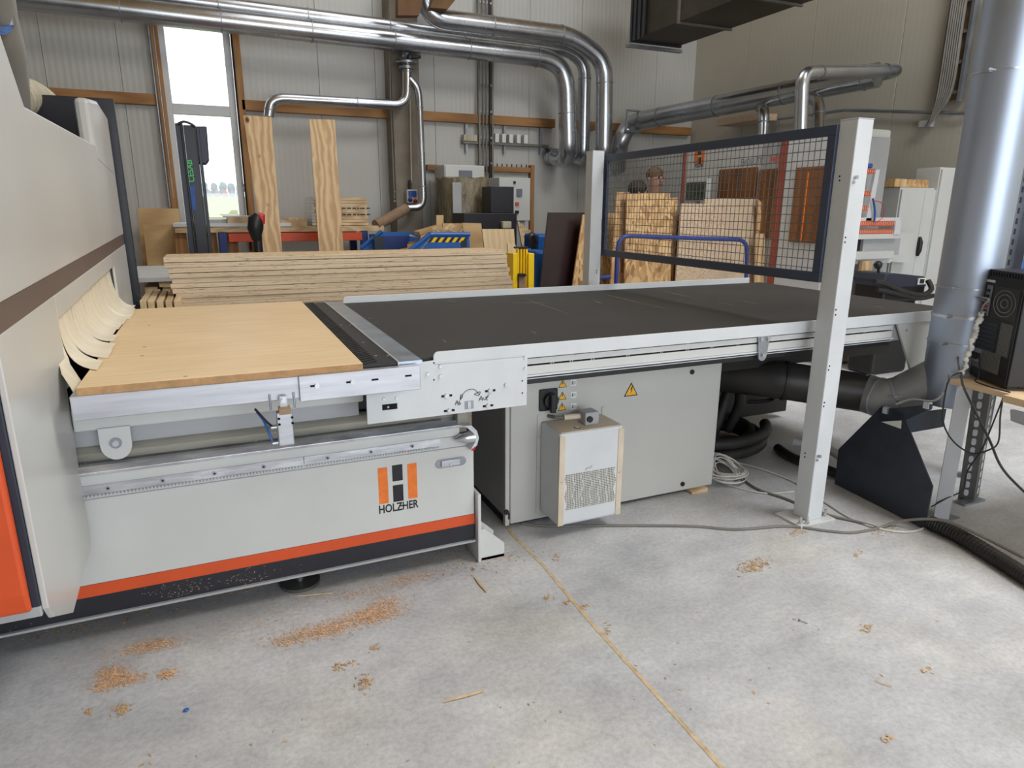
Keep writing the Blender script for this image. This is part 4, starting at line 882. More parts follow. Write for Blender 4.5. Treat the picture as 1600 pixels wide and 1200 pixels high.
# ================================================================= CEILING DUCTS on the back wall
def duct(nm, lab, pts, r, rings=(), rr=.32, n=24, mat='duct', spacing=.9):
    p0 = V(pts[0]); t = thing(nm, lab, 'duct', tuple(p0)); path = bend(pts, rr, 6)
    build(MB().tube(path, r, n), 'pipe', mat, t, smooth=True)
    acc = .35; 
    for a, b in zip(path[:-1], path[1:]):
        d = b-a; l = d.length; d.normalize()
        while acc < l and l > .05: c = a+d*acc; build(MB().cyl(c-d*.006, c+d*.006, r+.005, n), 'joint_ring', 'steel', t, smooth=True); acc += spacing
        acc = max(acc-l, .03)
    return t
yA = 8.15
A0, A1 = at(-60, -14, y=yA), at(862, 92, y=yA)
duct('lower_duct', 'lowest of the three long ducts, ending in the left wall bend', [A0, A1, at(885, 118, y=yA), at(888, 252, y=yA), at(858, 243, y=YB)], .112, rr=.24)
B0, B1 = at(-60, -44, y=8.3), at(888, 78, y=8.3)
duct('middle_duct', 'thinner middle long duct with the middle wall bend', [B0, B1, at(914, 100, y=8.3), at(911, 250, y=8.3), at(888, 243, y=YB)], .082, rr=.15)
C1 = at(893, 56, y=7.95)
duct('upper_duct', 'uppermost duct from the ceiling bend to the right wall bend', [at(655, -60, y=7.95), at(668, 28, y=7.95), C1, at(945, 95, y=7.95), at(943, 255, y=7.95), at(922, 246, y=YB)], .108, rr=.22)
# branch with valve down the column
bt = duct('branch_duct', 'slim duct from valve on the column going left to its open bend', [at(636, 62, y=8.25), at(636, 165, y=8.2), at(424, 153, y=8.2), at(420, 182, y=8.2)], .055, rr=.16, n=20)
vz = [at(635, y, y=8.23) for y in (74, 82, 98, 106)]
for i, p in enumerate(vz): build(MB().cyl(p-V((0, 0, .012)), p+V((0, 0, .012)), (.10, .085, .12, .085)[i], 18), 'flange', 'steel', bt, smooth=True)
p = at(640, 90, y=8.15); build(MB().cyl(p, p+V((.13, 0, .02)), .02, 8).cyl(p-V((.15, 0, .03)), p, .014, 8).ball(p, .04), 'valve', 'dark', bt, smooth=True)
duct('drop_duct', 'slim shiny duct dropping along the right side of the column to a floor hook', [at(640, 122, y=8.2), at(654, 138, y=8.2), at(662, 324, y=8.1), at(634, 325, y=8.1)], .042, rr=.14, n=18)
tag(build(MB().tube([at(634, 326, y=8.08), at(610, 340, y=7.9), at(587, 352, y=7.8)], .062, 16), 'suction_hose', 'brown_hose', smooth=True), 'brown flexible suction hose hanging from the slim duct by the column', 'hose')
# socket box on the column
sb = thing('socket_box', 'small grey and blue power socket box on the concrete column', 'socket', tuple(at(645, 310, y=8.4)))
build(rect(636, 296, 653, 318, 8.34, .1), 'box', 'light_grey', sb, bevel=.01); build(rect(638, 298, 651, 308, 8.33, .02), 'cover', 'bluelabel', sb)
build(MB().ball(at(641, 312, y=8.32), .028), 'socket', 'deepblue', sb, smooth=True); build(MB().ball(at(649, 314, y=8.32), .026), 'socket', 'red', sb, smooth=True)
build(rect(639, 281, 643, 296, 8.36, .05), 'plug', 'black', sb, bevel=.005)
build(MB().cyl(at(643, 285, y=8.43), at(640, 120, y=8.43), .009, 8), 'conduit', 'cable_white', sb)
# right-hand duct along the right wall with machine drops
X5 = 5.28
zR = 2.72
RD = [at(966, 262, y=8.78), at(966, 228, y=8.5), at(984, 192, y=8.5), at(1372, 117, y=5.2)]
rd = duct('long_duct', 'long duct running forward along the right wall', [RD[0]+V((0, 0, 0)), RD[1], RD[2], RD[3]], .122, rr=.22)
q0 = at(1385, 112, y=5.08); duct('return_duct', 'duct turning back from the wall duct end and dropping onto the machine', [RD[3]+V((.02, -.05, 0)), q0+V((.05, -.1, 0)), at(1254, 114, y=4.9), at(1250, 240, y=4.9)], .06, rr=.12)
duct('short_drop_duct', 'short curved duct dropping from the wall duct, right of the vertical return pipe', [at(1262, 150, y=5.9), at(1280, 160, y=5.6), at(1279, 240, y=5.3)], .062, rr=.14)
duct('small_drop_duct', 'small curved duct dropping from the middle of the wall duct', [at(1183, 164, y=6.6), at(1194, 172, y=6.3), at(1192, 225, y=6.2)], .062, rr=.12)
p = at(982, 180, y=8.3); hb = thing('duct_bracket', 'steel bracket frame holding the wall duct at the back wall', 'bracket', tuple(p))
build(MB().cyl(at(980, 171, y=8.3), at(978, 205, y=8.3), .013, 6).cyl(at(1000, 173, y=8.3), at(998, 207, y=8.3), .013, 6).cyl(at(980, 172, y=8.3), at(1000, 174, y=8.3), .013, 6).cyl(at(976, 204, y=8.3), at(1000, 207, y=8.3), .016, 6), 'frame', 'steel', hb)
# rectangular ventilation duct at the ceiling
vd = thing('ventilation_duct', 'dark rectangular sheet metal ventilation duct at the ceiling', 'duct', tuple(at(1040, 20, y=7.4)))
F0, F1 = at(987, 66, y=7.4), at(1050, 70, y=7.4)
zb = F0.z
def vbox(y0, y1, nm, g=0): 
    return build(MB().box(F0.x-g, F1.x+.45+g, y0, y1, zb-g, zb+.9+g), nm, 'sheetmetal_dark', vd)
Lx = F0.x; Rx = at(1062, 62, y=7.4).x
for i, (y0, y1) in enumerate(((6.5, 7.38), (5.5, 6.5), (4.4, 5.5), (2.5, 4.4))): 
    build(B(Lx, Rx, y0+.01, y1, zb+.02, zb+.95), 'section', 'sheetmetal_dark', vd, bevel=.003)
    build(B(Lx-.02, Rx+.02, y0-.015, y0+.015, zb, zb+.97), 'joint_flange', 'tray', vd)
build(B(Lx-.02, Rx+.02, 7.38, 7.42, zb, zb+.97), 'end_frame', 'dark', vd)
for k in range(3): build(B(Lx-.035, Lx-.02, 7.1+k*.09, 7.15+k*.09, zb, zb+.97), 'louvre', 'dark', vd)
build(B(Lx-.05, Rx+.05, 7.40, 7.46, zb-.05, zb-.015), 'support_rail', 'steel', vd)
# cable ladders
def ladder(nm, lab, pxs, y, z0, z1, cables, cm, step=.32):
    t = thing(nm, lab, 'cable ladder', tuple((at(pxs[0], 150, y=y).x, y, z0))); a = at(pxs[0], 150, y=y).x; b = at(pxs[1], 150, y=y).x
    for xx in (a, b): build(B(xx-.012, xx+.012, y, y+.05, z0, z1), 'rail', 'tray', t)
    z = z0+.1
    while z < z1: build(B(a, b, y+.005, y+.025, z, z+.025), 'rung', 'steel', t); z += step
    for k in range(cables):
        xx = a+(b-a)*(k+1)/(cables+1); build(MB().cyl((xx, y-.005, z0), (xx, y-.005, z1), .012, 6), 'cable', cm if k < cables-1 else 'cable_black', t)
ladder('cable_ladder', 'vertical cable ladder with cables on the back wall', (749, 770), YB-.12, 1.55, 4.6, 3, 'cable_grey')
rl = thing('cable_ladder', 'wide vertical cable ladder full of grey cables high on the right wall', 'cable ladder', (XR-.1, 4.9, 2.4))
y0l, y1l = at(1478, 60, x=XR-.08).y, at(1512, 60, x=XR-.08).y
for yy in (y0l, y1l): build(B(XR-.08, XR-.02, yy-.015, yy+.015, 2.42, 4.6), 'rail', 'tray' if yy == y0l else 'steel', rl)
z = 2.5
while z < 4.5: build(B(XR-.07, XR-.05, y1l, y0l, z, z+.03), 'rung', 'tray', rl); z += .27
for k in range(7):
    yy = y0l+(y1l-y0l)*(.06+.1*k); x_ = XR-.085
    build(MB().tube(spline([(x_, yy, 4.6), (x_, yy, 3.2), (x_, yy, 2.55), (x_, y0l+.02+(yy-y0l)*.35, 2.33), (x_, y0l+.05, 2.22)], 5), .014, 6), 'cable', 'cable_grey', rl, smooth=True)
build(B(XR-.03, XR-.01, y1l+.02, y1l+.22, 2.45, 4.6), 'backing_board', 'brown_hose', rl)
tag(build(MB().tube([at(1545, -10, x=XR-.05), at(1525, 120, x=XR-.05), at(1520, 165, x=XR-.05), at(1510, 177, x=XR-.05), at(1320, 172, x=XR-.05), at(1216, 186, x=XR-.05), at(1214, 205, x=XR-.05)], .016, 8), 'conduit_pipe', 'steel', smooth=True), 'steel conduit bent along the right wall below the cable ladder', 'pipe')
tag(build(rect(1444, 188, 1460, 198, 0, .05) if 0 else B(XR-.08, XR, at(1460, 193, x=XR).y, at(1444, 193, x=XR).y, at(1450, 199, x=XR).z, at(1450, 189, x=XR).z), 'junction_box', 'shade_grey'), 'small grey junction box below the cable ladder on the right wall', 'box')
# horizontal tray with wall boxes
ct = thing('cable_tray', 'horizontal cable tray with small white boxes on the back wall', 'cable tray', tuple(at(790, 218, y=YB-.1)))
a, b = at(724, 211, y=YB-.1), at(858, 219, y=YB-.1)
build(B(a.x, b.x, YB-.1, YB, 2.22, 2.25), 'tray', 'tray', ct)
for px in (729, 789, 846): p = at(px, 200, y=YB-.06); build(B(p.x-.015, p.x+.015, YB-.06, YB-.03, 2.12, 2.47), 'hanger', 'steel', ct)
for px in (727, 732, 737, 742, 776, 787, 798, 810, 821): p = at(px, 200, y=YB-.1); build(B(p.x-.028, p.x+.028, YB-.12, YB-.03, 2.25, 2.33 if px < 750 else 2.36), 'junction_box', 'paper' if px > 750 else 'tan_hose', ct, bevel=.004)
# timber door frame with hooks (coat rail)
dfm = thing('door_1', None, None, tuple(at(830, 300, y=8.6))); struct(dfm)
xa, xb, xc = at(668, 262, y=YB-.08).x, at(829, 265, y=YB-.08).x, at(835, 265, y=YB-.08).x
zt = at(800, 261, y=YB-.08).z; zb2 = at(800, 269, y=YB-.08).z
build(B(xa, xb, YB-.08, YB, zb2, zt), 'lintel', 'beam', dfm, bevel=.003); build(B(xb, xc, YB-.085, YB, 0, at(832, 258, y=YB-.08).z), 'jamb', 'beam_v', dfm, bevel=.003)
build(B(xa+.05, xb, YB-.03, YB, 0, zb2-.12), 'door_leaf', 'light_grey', dfm)
for k in range(7): p = at(777+7.6*k, 259, y=YB-.05); build(MB().cyl((p.x, YB-.05, zt), (p.x, YB-.05, zt+.04), .008, 6), 'hook', 'dark', dfm)

# ================================================================= BACKGROUND MACHINES
ec = thing('electrical_cabinet', 'tall grey electrical cabinet against the back wall right of the column', 'cabinet', tuple(at(720, 500, y=8.2)))
p0, p1 = at(694, 257, y=8.1), at(757, 257, y=8.1)
build(B(p0.x, p1.x, 8.1, 8.5, 0.02, p0.z), 'body', 'light_grey', ec, bevel=.008); build(B(p0.x+.01, p1.x-.01, 8.085, 8.1, .1, p0.z-.01), 'door', 'light_grey', ec, bevel=.004)
build(rect(717, 266, 738, 280, 8.08, .01), 'screen', 'printgrey', ec)
fw = thing('wrapped_pallet', 'machine part wrapped in brown wrinkled film in front of the grey cabinet', 'wrapped goods', tuple(at(735, 480, y=7.6)))
p0, p1 = at(703, 345, y=7.6), at(775, 278, y=7.6)
m = MB(); nx, nz_ = 14, 12
vs = []; fs = []
for j in range(nz_+1):
    z = .1+(p1.z-.1)*j/nz_
    for i in range(28):
        t = 2*PI*i/28; sq = 1/max(abs(math.cos(t)), abs(math.sin(t)))**.85
        cx_ = (p0.x+p1.x)/2; r = (p1.x-p0.x)/2*(1+.03*math.sin(i*3.1+j*1.3)); vs.append((cx_+r*math.cos(t)*sq*.98, 7.95+.30*math.sin(t)*sq*(1+.04*math.sin(i*5+j)), z+.012*math.sin(i*1.7)))
for j in range(nz_):
    for i in range(28): fs.append((j*28+i, j*28+(i+1) % 28, (j+1)*28+(i+1) % 28, (j+1)*28+i))
fs += [tuple(range(27, -1, -1)), tuple(nz_*28+i for i in range(28))]
build(m.add(vs, fs), 'film_wrap', 'film', fw, smooth=True)
build(rect(707, 285, 722, 345, 7.58, .02), 'film_fold', 'shade_grey', fw, bevel=.006)
bm_ = thing('black_machine', 'black stepped steel machine body in front of the wrapped goods', 'machine', tuple(at(770, 470, y=7.2)))
q = at(725, 333, y=7.2); q2 = at(808, 291, y=7.2); q3 = at(768, 291, y=7.2)
build(B(q.x, q2.x, 7.2, 7.6, .05, q.z), 'base', 'dark', bm_, bevel=.006); build(B(q3.x, q2.x-.03, 7.22, 7.5, q.z, q3.z), 'column', 'dark', bm_, bevel=.006)
lc = thing('control_box', 'light grey control box with buttons, right of the black machine', 'cabinet', tuple(at(812, 340, y=8.0)))
q, q2 = at(780, 277, y=8.05), at(829, 277, y=8.05)
build(B(q.x, q2.x, 8.05, 8.4, at(800, 345, y=8.05).z, q.z), 'box', 'light_grey', lc, bevel=.008)
build(B(q.x+.05, q2.x-.05, 8.1, 8.3, 0, at(800, 345, y=8.05).z), 'stand', 'shade_grey', lc)
build(rect(808, 295, 816, 307, 8.03, .02), 'display', 'printgrey', lc); build(rect(806, 316, 811, 321, 8.03, .02), 'button', 'orange', lc); build(rect(806, 329, 811, 334, 8.02, .03), 'knob', 'black', lc, bevel=.004)
build(rect(803, 283, 806, 287, 8.03, .02), 'lock', 'black', lc)
wd = at(787, 357, y=7.0); tag(build(B(at(784, 350, y=7.15).x, at(798, 350, y=7.15).x, 7.12, 7.19, at(790, 357, y=7.12).z, at(790, 346, y=7.12).z), 'glove_box', 'tan_hose', bevel=.01), 'small open box with gloves at the foot of the black machine', 'box')

# ================================================================= stacker mast, pallet truck tiller
fk = thing('stacker_truck', 'dark blue stacker truck mast in front of the tall window', 'stacker', tuple(at(305, 480, y=6.6)))
ym = 6.6
def mast(pt, pb, nm, mat, d, y=ym):
    (a, b), (c, e) = pt, pb; return build(MB().prism([at(a, b, y=y), at(c, b, y=y), at(c+(e-c), 0, y=y)] if 0 else [], (0, d, 0)), nm, mat, fk)
def quadp(l, y, d, nm, mat, par, bev=.004): return build(MB().prism([at(a, b, y=y) for a, b in l], (0, d, 0)), nm, mat, par, bevel=bev)
def post_(px, pt, pw, y, d, nm, mat, par, zb=.02, bev=.004):
    a, b = at(px, pt, y=y), at(px+pw, pt, y=y); return build(B(a.x, b.x, y, y+d, zb, a.z), nm, mat, par, bevel=bev)
post_(273, 192, 12, ym, .14, 'mast_channel', 'navy', fk); post_(286, 195, 19, ym+.02, .10, 'mast_inner', 'dark', fk); post_(306, 200, 5, ym, .14, 'mast_channel', 'navy', fk)
post_(281, 190, 3, ym-.02, .03, 'mast_chain', 'black', fk); post_(309, 215, 4, ym+.02, .1, 'mast_rail', 'dark', fk)
quadp([(303, 197), (323, 197), (327, 250), (322, 257), (306, 255)], ym+.02, .16, 'battery_box', 'navy', fk, .01)
build(MB().tube(spline([at(277, 194, y=ym-.02), at(287, 190, y=ym-.02), at(297, 193, y=ym-.02), at(305, 198, y=ym-.02)]), .01, 6), 'hydraulic_hose', 'black', fk, smooth=True)
quadp([(297, 290), (304, 289), (306, 328), (299, 329)], ym+.008, .012, 'blue_sticker', 'bluelabel', fk, 0)
o1 = at(304, 285, y=ym+.01); text_mesh('CESAB', .064, o1+V((0, -.002, 0)), (-.02, 0, 1), (-1, 0, 0), 'led', 'lettering', fk, bold=True)
build(B(at(262, 380, y=ym).x, at(330, 380, y=ym).x, ym+.15, ym+.8, .05, .7), 'chassis', 'dark', fk, bevel=.03)
pt_ = thing('pallet_truck', 'black and red pallet truck tiller handle in front of the first tall pine board', 'pallet truck', tuple(at(402, 480, y=6.0)))
a = at(400, 395, y=6.0); build(MB().tube([V((a.x+.05, 5.95, .0)), at(404, 395, y=6.0), at(402, 362, y=6.0)], .035, 10), 'shaft', 'black', pt_, smooth=True)
build(MB().tube([at(400, 376, y=5.98), at(399, 358, y=5.98), at(400, 342, y=5.98), at(404, 336, y=5.98)], [.03, .062, .06, .035], 12), 'head', 'black', pt_, smooth=True)
build(MB().tube([at(402, 336, y=5.97), at(408, 338, y=5.97), at(410, 350, y=5.97)], [.025, .035, .02], 10), 'red_grip', 'red', pt_, smooth=True, label='red top of the handle')
build(B(a.x-.15, a.x+.25, 5.9, 6.9, .0, .2), 'body', 'red', pt_, bevel=.02)

# ================================================================= boards leaning at the back
def leanplane(yt, zt, yb): return V((0, 1, -(yt-yb)/zt)).normalized(), V((0, yb, 0))
def lean(nm, lab, cat, px, mat, yt, yb, th=.02, group=None, zt=None, zb=.005, edge=None):
    """px: tl, tr, br, bl in the photo; the board is a plane leaning from (yb, floor) to (yt, top)"""
    if zt is None: zt = at(px[0][0], px[0][1], y=yt).z
    n, p0 = leanplane(yt, zt, yb); P4 = []
    for a, b in px:
        d = ray(a, b); t = (p0-EYE).dot(n)/d.dot(n); P4.append(EYE+d*t)
    tl, tr, br, bl = P4
    bl2 = tl+(bl-tl)*((tl.z-zb)/(tl.z-bl.z)); br2 = tr+(br-tr)*((tr.z-zb)/(tr.z-br.z))
    off = V((0, th, 0)); b0 = (bl2+br2)/2
    t = thing(nm, lab, cat, (b0.x, b0.y, 0), group)
    build(MB().prism([tl, tr, br2, bl2], off), 'board', mat, t, bevel=.001)
    if edge: build(MB().prism([bl2-V((.001, 0, 0)), tl-V((.001, 0, 0)), tl-V((.001, 0, 0))+off, bl2-V((.001, 0, 0))+off], (.004, 0, 0)), 'edge', edge, t)
    return t
lean('pine_board', 'tall narrow pine plywood board leaning right of the window', 'board', ((380, 180), (424, 183), (441, 395), (412, 395)), 'pine', 7.5, 7.0)
lean('pine_board', 'tall narrow pine plywood board leaning further right, by the print-marked stack', 'board', ((483, 186), (523, 187), (537, 393), (499, 393)), 'pine', 7.5, 7.0)
lean('plywood_sheet', 'large plywood sheet leaning on the wall left of the stacker', 'board', ((215, 325), (279, 326), (290, 425), (224, 428)), 'pine_h', 8.4, 8.1)
lean('plywood_sheet', 'smaller plywood sheet leaning in front of the large one left of the stacker', 'board', ((223, 351), (283, 351), (288, 425), (232, 428)), 'pine_h', 8.15, 7.9)
# rack with boards on top
rk = thing('storage_rack', 'orange and blue rack with boards on it behind the tall pine boards', 'rack', tuple(at(450, 480, y=7.9)))
za = at(450, 364, y=7.75).z; zb_ = at(450, 380, y=7.75).z
xl, xr = at(357, 370, y=7.75).x, at(566, 370, y=7.75).x
build(B(xl, xr, 7.75, 7.8, zb_+.02, za), 'beam', 'orangebeam', rk, bevel=.004); build(B(xl, xr, 8.45, 8.5, zb_+.02, za), 'beam', 'orangebeam', rk, bevel=.004)
for px in (345, 567): 
    for yy in (7.76, 8.42): p = at(px, 370, y=7.75); build(B(p.x-.02, p.x+.06, yy, yy+.07, 0, za+.02), 'upright', 'deepblue', rk, bevel=.003)
for px in (276, 324, 357): p = at(px, 370, y=7.85); build(B(p.x-.02, p.x+.09, 7.85, 7.95, 0, za+.01), 'timber_leg', 'beam_v', rk)
def board_on(px0, px1, py0, py1, y, d, mat, lab, nm='stored_board', grp='boards lying on the rack'):
    a, b = at(px0, py0, y=y), at(px1, py1, y=y); return tag(build(B(a.x, b.x, y, y+d, b.z, a.z), nm, mat, bevel=.002), lab, 'board', grp)
zz = za+.012
def slabz(px0, px1, z0, z1, y, d, mat, lab, nm='stored_board'):
    a, b = at(px0, 350, y=y), at(px1, 350, y=y); return tag(build(B(a.x, b.x, y, y+d, z0, z1), nm, mat, bevel=.002), lab, 'board', 'boards lying on the rack')
slabz(272, 600, za+.01, za+.07, 7.76, .7, 'offcut', 'long lower board lying on the rack behind the stacker')
slabz(270, 455, za+.07, za+.105, 7.74, .6, 'white', 'long white-faced board on the rack behind the stacker')
slabz(325, 360, za+.105, za+.14, 7.8, .4, 'shade_grey', 'short grey board on the rack right of the stacker mast')
slabz(356, 392, za+.105, za+.165, 7.76, .4, 'offcut', 'brown board end on the rack left of the pallet truck handle')
slabz(350, 392, za+.165, za+.18, 7.76, .4, 'white', 'thin white sheet on top of the rack boards')
slabz(440, 480, za+.07, za+.13, 7.8, .5, 'offcut', 'board stub between the two tall pine boards, lower')
slabz(452, 478, za+.13, za+.16, 7.8, .5, 'panelwood', 'board stub between the two tall pine boards, upper')
# stack with black stencil print, white ends
for k in range(9):
    z0 = za+.075+k*.034; a, b = at(487+random.choice((0, 1, 2)), 330, y=7.82).x, at(574+random.choice((-1, 0, 1)), 330, y=7.82).x
    t = thing('stencilled_board', 'board in the printed stack behind the second pine board, %s of nine' % ordinal(8-k), 'board', ((a+b)/2, 8.0, z0), 'boards with black stencil print')
    build(B(a, b, 7.82, 8.3, z0, z0+.031), 'board', 'offcut', t, bevel=.002); build(B(a-.008, a+.03, 7.815, 8.3, z0, z0+.031), 'painted_end', 'paper', t)
    if k in (3, 5): 
        x_ = at(534, 330, y=7.82).x
        for w_ in (.055, .06, .05, .03, .07, .05): build(B(x_, x_+w_*.8, 7.8185, 7.8205, z0+.009, z0+.023), 'stencil_mark', 'print', t); x_ += w_+.002
# big plywood stack in front, each sheet its own
ys_ = 4.5; zt_ = at(500, 397.5, y=ys_).z; thk = .0285; gaps = [0, .004, .001, .004, .0015, .001, .003, .001, .001, .001, .001, .005, .001]; offl = [257, 257, 262, 263, 266, 263, 265, 270, 276, 276, 282, 287, 287]; offr = [790, 792, 792, 793, 797, 795, 799, 801, 802, 801, 803, 803, 804]
nS = 34
for k in range(13):
    a = at(offl[k], 420, y=ys_).x; b = at(offr[k], 420, y=ys_).x; z1 = zt_-k*thk-sum(gaps[:k+1]); dy = random.uniform(-.004, .006)
    t = thing('plywood_sheet', 'thick plywood panel in the big stack behind the table, %s from the top' % ('uppermost' if k == 0 else ordinal(k) if k > 1 else 'second') if k < 13 else '', 'board', ((a+b)/2, ys_+.17, z1-thk), 'thick plywood panels in the big stack')
    build(B(a, b, ys_+dy, ys_+.34+dy, z1-thk, z1), 'sheet', 'ply', t, bevel=.0015)
    if k == 0: build(B(a+.002, b-.002, ys_+dy+.002, ys_+.335, z1, z1+.001), 'top_face', 'panelwood', t)
zlow = zt_-13*thk-sum(gaps)
lo = thing('plywood_pack', 'lower pack of the plywood stack, hidden behind the table on its bearers', 'board', (.85, 4.7, 0))
build(B(-.15, 1.98, ys_+.01, ys_+.33, .12, zlow), 'pack', 'ply', lo)
for xx in (0.1, .9, 1.75): build(B(xx-.05, xx+.05, ys_+.02, ys_+.32, 0, .12), 'bearer', 'offcut', lo)
# low stacks left of it
lp = thing('pallet_stack', 'wooden pallet with white boards left of the plywood stack', 'pallet', tuple(at(245, 470, y=5.4)))
a, b = at(216, 430, y=5.3), at(275, 443, y=5.3)
build(B(a.x-.1, b.x+.15, 5.3, 6.4, a.z-.05, a.z-.02), 'top_sheet', 'white', lp); build(B(a.x+.12, b.x+.15, 5.32, 6.3, a.z-.09, a.z-.055), 'deck', 'offcut', lp)
for px in (236, 264, 285): p = at(px, 450, y=5.34); build(B(p.x-.04, p.x+.04, 5.34, 6.2, a.z-.25, a.z-.09), 'block', 'offcut', lp)
build(B(a.x-.1, b.x+.15, 5.33, 6.2, a.z-.32, a.z-.25), 'lower_deck', 'shade_grey', lp); build(B(a.x-.1, b.x+.15, 5.4, 6.2, 0, a.z-.32), 'stack_below', 'offcut', lp)
for k, px in enumerate((219, 231, 245, 259, 272)):
    p = at(px, 478, y=4.3); q = at(px+11, 478, y=4.3); tag(build(B(p.x, q.x-.002, 4.3, 4.9, 0, at(px, 470, y=4.3).z), 'timber_offcut', 'offcut' if k % 2 else 'panelwood', bevel=.003), 'pale timber block on end between router and plywood stack, %s from the left' % ['first', 'second', 'third', 'fourth', 'fifth'][k], 'timber', 'timber blocks left of the plywood stack')
# blue tipping containers and offcuts
tp = thing('tipping_skip', 'blue tipping skip with yellow and black hazard stripes full of offcuts', 'skip', tuple(at(690, 470, y=6.2)))
y_ = 6.2
zt2 = at(700, 368, y=y_).z
pts = [at(640, 396, y=y_), at(672, 367, y=y_), at(733, 368, y=y_), at(735, 395, y=y_)]
pts[0].z = pts[3].z = .7
build(MB().prism([at(636, 396, y=y_), at(672, 367, y=y_), at(733, 367, y=y_), at(735, 400, y=y_), V((at(735, 400, y=y_).x, y_, .25)), V((at(660, 400, y=y_).x, y_, .25))], (0, .012, 0)), 'side_wall', 'blue', tp)
build(MB().prism([at(636, 396, y=y_), at(672, 367, y=y_), at(733, 367, y=y_), at(735, 400, y=y_), V((at(735, 400, y=y_).x, y_, .25)), V((at(660, 400, y=y_).x, y_, .25))], (0, .012, 0)) and MB().prism([p+V((-.25, .9, 0)) for p in (at(636, 396, y=y_), at(672, 367, y=y_), at(733, 367, y=y_), V((at(735, 400, y=y_).x, y_, .25)), V((at(660, 400, y=y_).x, y_, .25)))], (0, .012, 0)), 'far_wall', 'blue', tp)
build(MB().cyl(at(636, 395, y=y_), at(672, 366, y=y_), .022, 8).cyl(at(672, 366, y=y_), at(734, 366, y=y_), .022, 8), 'rim', 'blue', tp)
build(MB().cyl(at(636, 395, y=y_)+V((-.25, .9, 0)), at(672, 366, y=y_)+V((-.25, .9, 0)), .022, 8), 'rim', 'blue', tp)
build(B(at(660, 400, y=y_).x, at(735, 400, y=y_).x, y_, y_+.9, .22, .26), 'skip_floor', 'blue', tp); build(B(at(665, 400, y=y_).x, at(730, 400, y=y_).x, y_+.1, y_+.8, 0, .22), 'fork_pockets', 'deepblue', tp)
h0, h1, h2 = at(646, 393, y=y_), at(673, 371, y=y_), at(732, 371, y=y_)
def stripe_run(a, b, n, down):
    d = (b-a)/n
    for i in range(n):
        p = a+d*i; q = a+d*(i+1); s = V((-.035, 0, -down)); build(MB().prism([p+V((0, -.002, 0)), q+V((0, -.002, 0)), q+s+V((0, -.002, 0)), p+s+V((0, -.002, 0))], (0, .0015, 0)), 'hazard_stripe', 'yellow' if i % 2 else 'print', tp)
stripe_run(h0+V((.05, 0, 0)), h1, 6, .045); stripe_run(h1, h2, 11, .045)
c = at(725, 381, y=y_-.003); build(B(c.x-.03, c.x+.03, y_-.004, y_, c.z-.03, c.z+.03), 'latch', 'dark', tp)
sk2 = thing('dark_blue_bin', 'dark blue open skip left of the striped one, below the suction hose', 'skip', tuple(at(610, 450, y=7.0)))
a, b = at(584, 367, y=7.0), at(642, 369, y=7.0)
build(MB().prism([at(584, 367, y=7.0), at(601, 371, y=7.0), at(598, 395, y=7.0), at(586, 392, y=7.0)], (0, .03, 0)), 'end_plate', 'shade_grey' if 0 else 'navy', sk2)
build(B(at(598, 370, y=7.05).x, b.x, 7.05, 7.08, .3, b.z), 'side_wall', 'deepblue', sk2); build(B(at(598, 370, y=7.05).x, b.x, 7.7, 7.73, .3, b.z), 'side_wall', 'deepblue', sk2); build(B(at(598, 370, y=7.05).x, b.x, 7.05, 7.73, .2, .3), 'bottom', 'deepblue', sk2); build(B(a.x+.1, b.x-.1, 7.2, 7.6, 0, .2), 'feet', 'dark', sk2)
# offcuts heaped in the skip (individual pieces)
for k in range(46):
    u = random.random(); px = 640+u*70+random.uniform(-8, 8); base = 392-(px-622)*.36 if px < 690 else 366
    py = base-random.uniform(-6, 5); yy = 6.3+random.uniform(0, .65); p = at(px, py, y=yy); l = random.uniform(.12, .36); w = random.uniform(.02, .05); h = random.uniform(.012, .03)
    an = random.uniform(-.3, .7); rz = random.uniform(-.9, .9); rot = Matrix.Rotation(rz, 3, 'Z') @ Matrix.Rotation(-an, 3, 'Y')
    hx = [V((sx*l/2, sy*w/2, sz*h/2)) for sz in (-1, 1) for sx, sy in ((-1, -1), (1, -1), (1, 1), (-1, 1))]
    tag(build(MB().hexa([p+rot@q for q in hx]), 'timber_offcut', random.choice(('offcut', 'panelwood', 'pine_h'))), 'small pale timber offcut in the heap on the striped blue skip', 'offcut', 'offcuts heaped in the striped skip')
def flat(nm, lab, px, y, d, mat, cat='board', grp=None, zb=None):
    pts = [at(a, b, y=y) for a, b in px]
    if zb is not None: pts[2].z = zb; pts[3].z = zb
    return tag(build(MB().prism(pts, (0, d, 0)), nm, mat, bevel=.001), lab, cat, grp)
flat('plywood_offcut', 'long plywood strip sticking out above the striped skip', ((655, 362), (690, 352), (691, 357), (656, 367)), 6.6, .2, 'pine_h')
lean('plywood_offcut', 'brown plywood sheet standing behind the striped skip, on the left', 'board', ((692, 349), (733, 349), (734, 395), (692, 395)), 'pine_h', 7.05, 6.9)
lean('plywood_offcut', 'square plywood sheet standing at the right end of the striped skip', 'board', ((722, 348), (752, 349), (756, 393), (730, 393)), 'pine_h', 6.9, 6.7)
lean('plywood_offcut', 'narrow upright wood block above the offcut heap', 'board', ((682, 336), (693, 336), (693, 370), (682, 370)), 'pine_h', 7.15, 7.05)
lean('pale_panel', 'pale grooved wood panel leaning behind the plywood stack right end', 'board', ((753, 358), (803, 358), (806, 395), (758, 395)), 'panelwood', 6.5, 6.2)
lean('pale_panel', 'pale wood panel half hidden behind the yellow rack guard', 'board', ((793, 380), (806, 383), (812, 450), (797, 450)), 'panelwood', 5.6, 5.5)
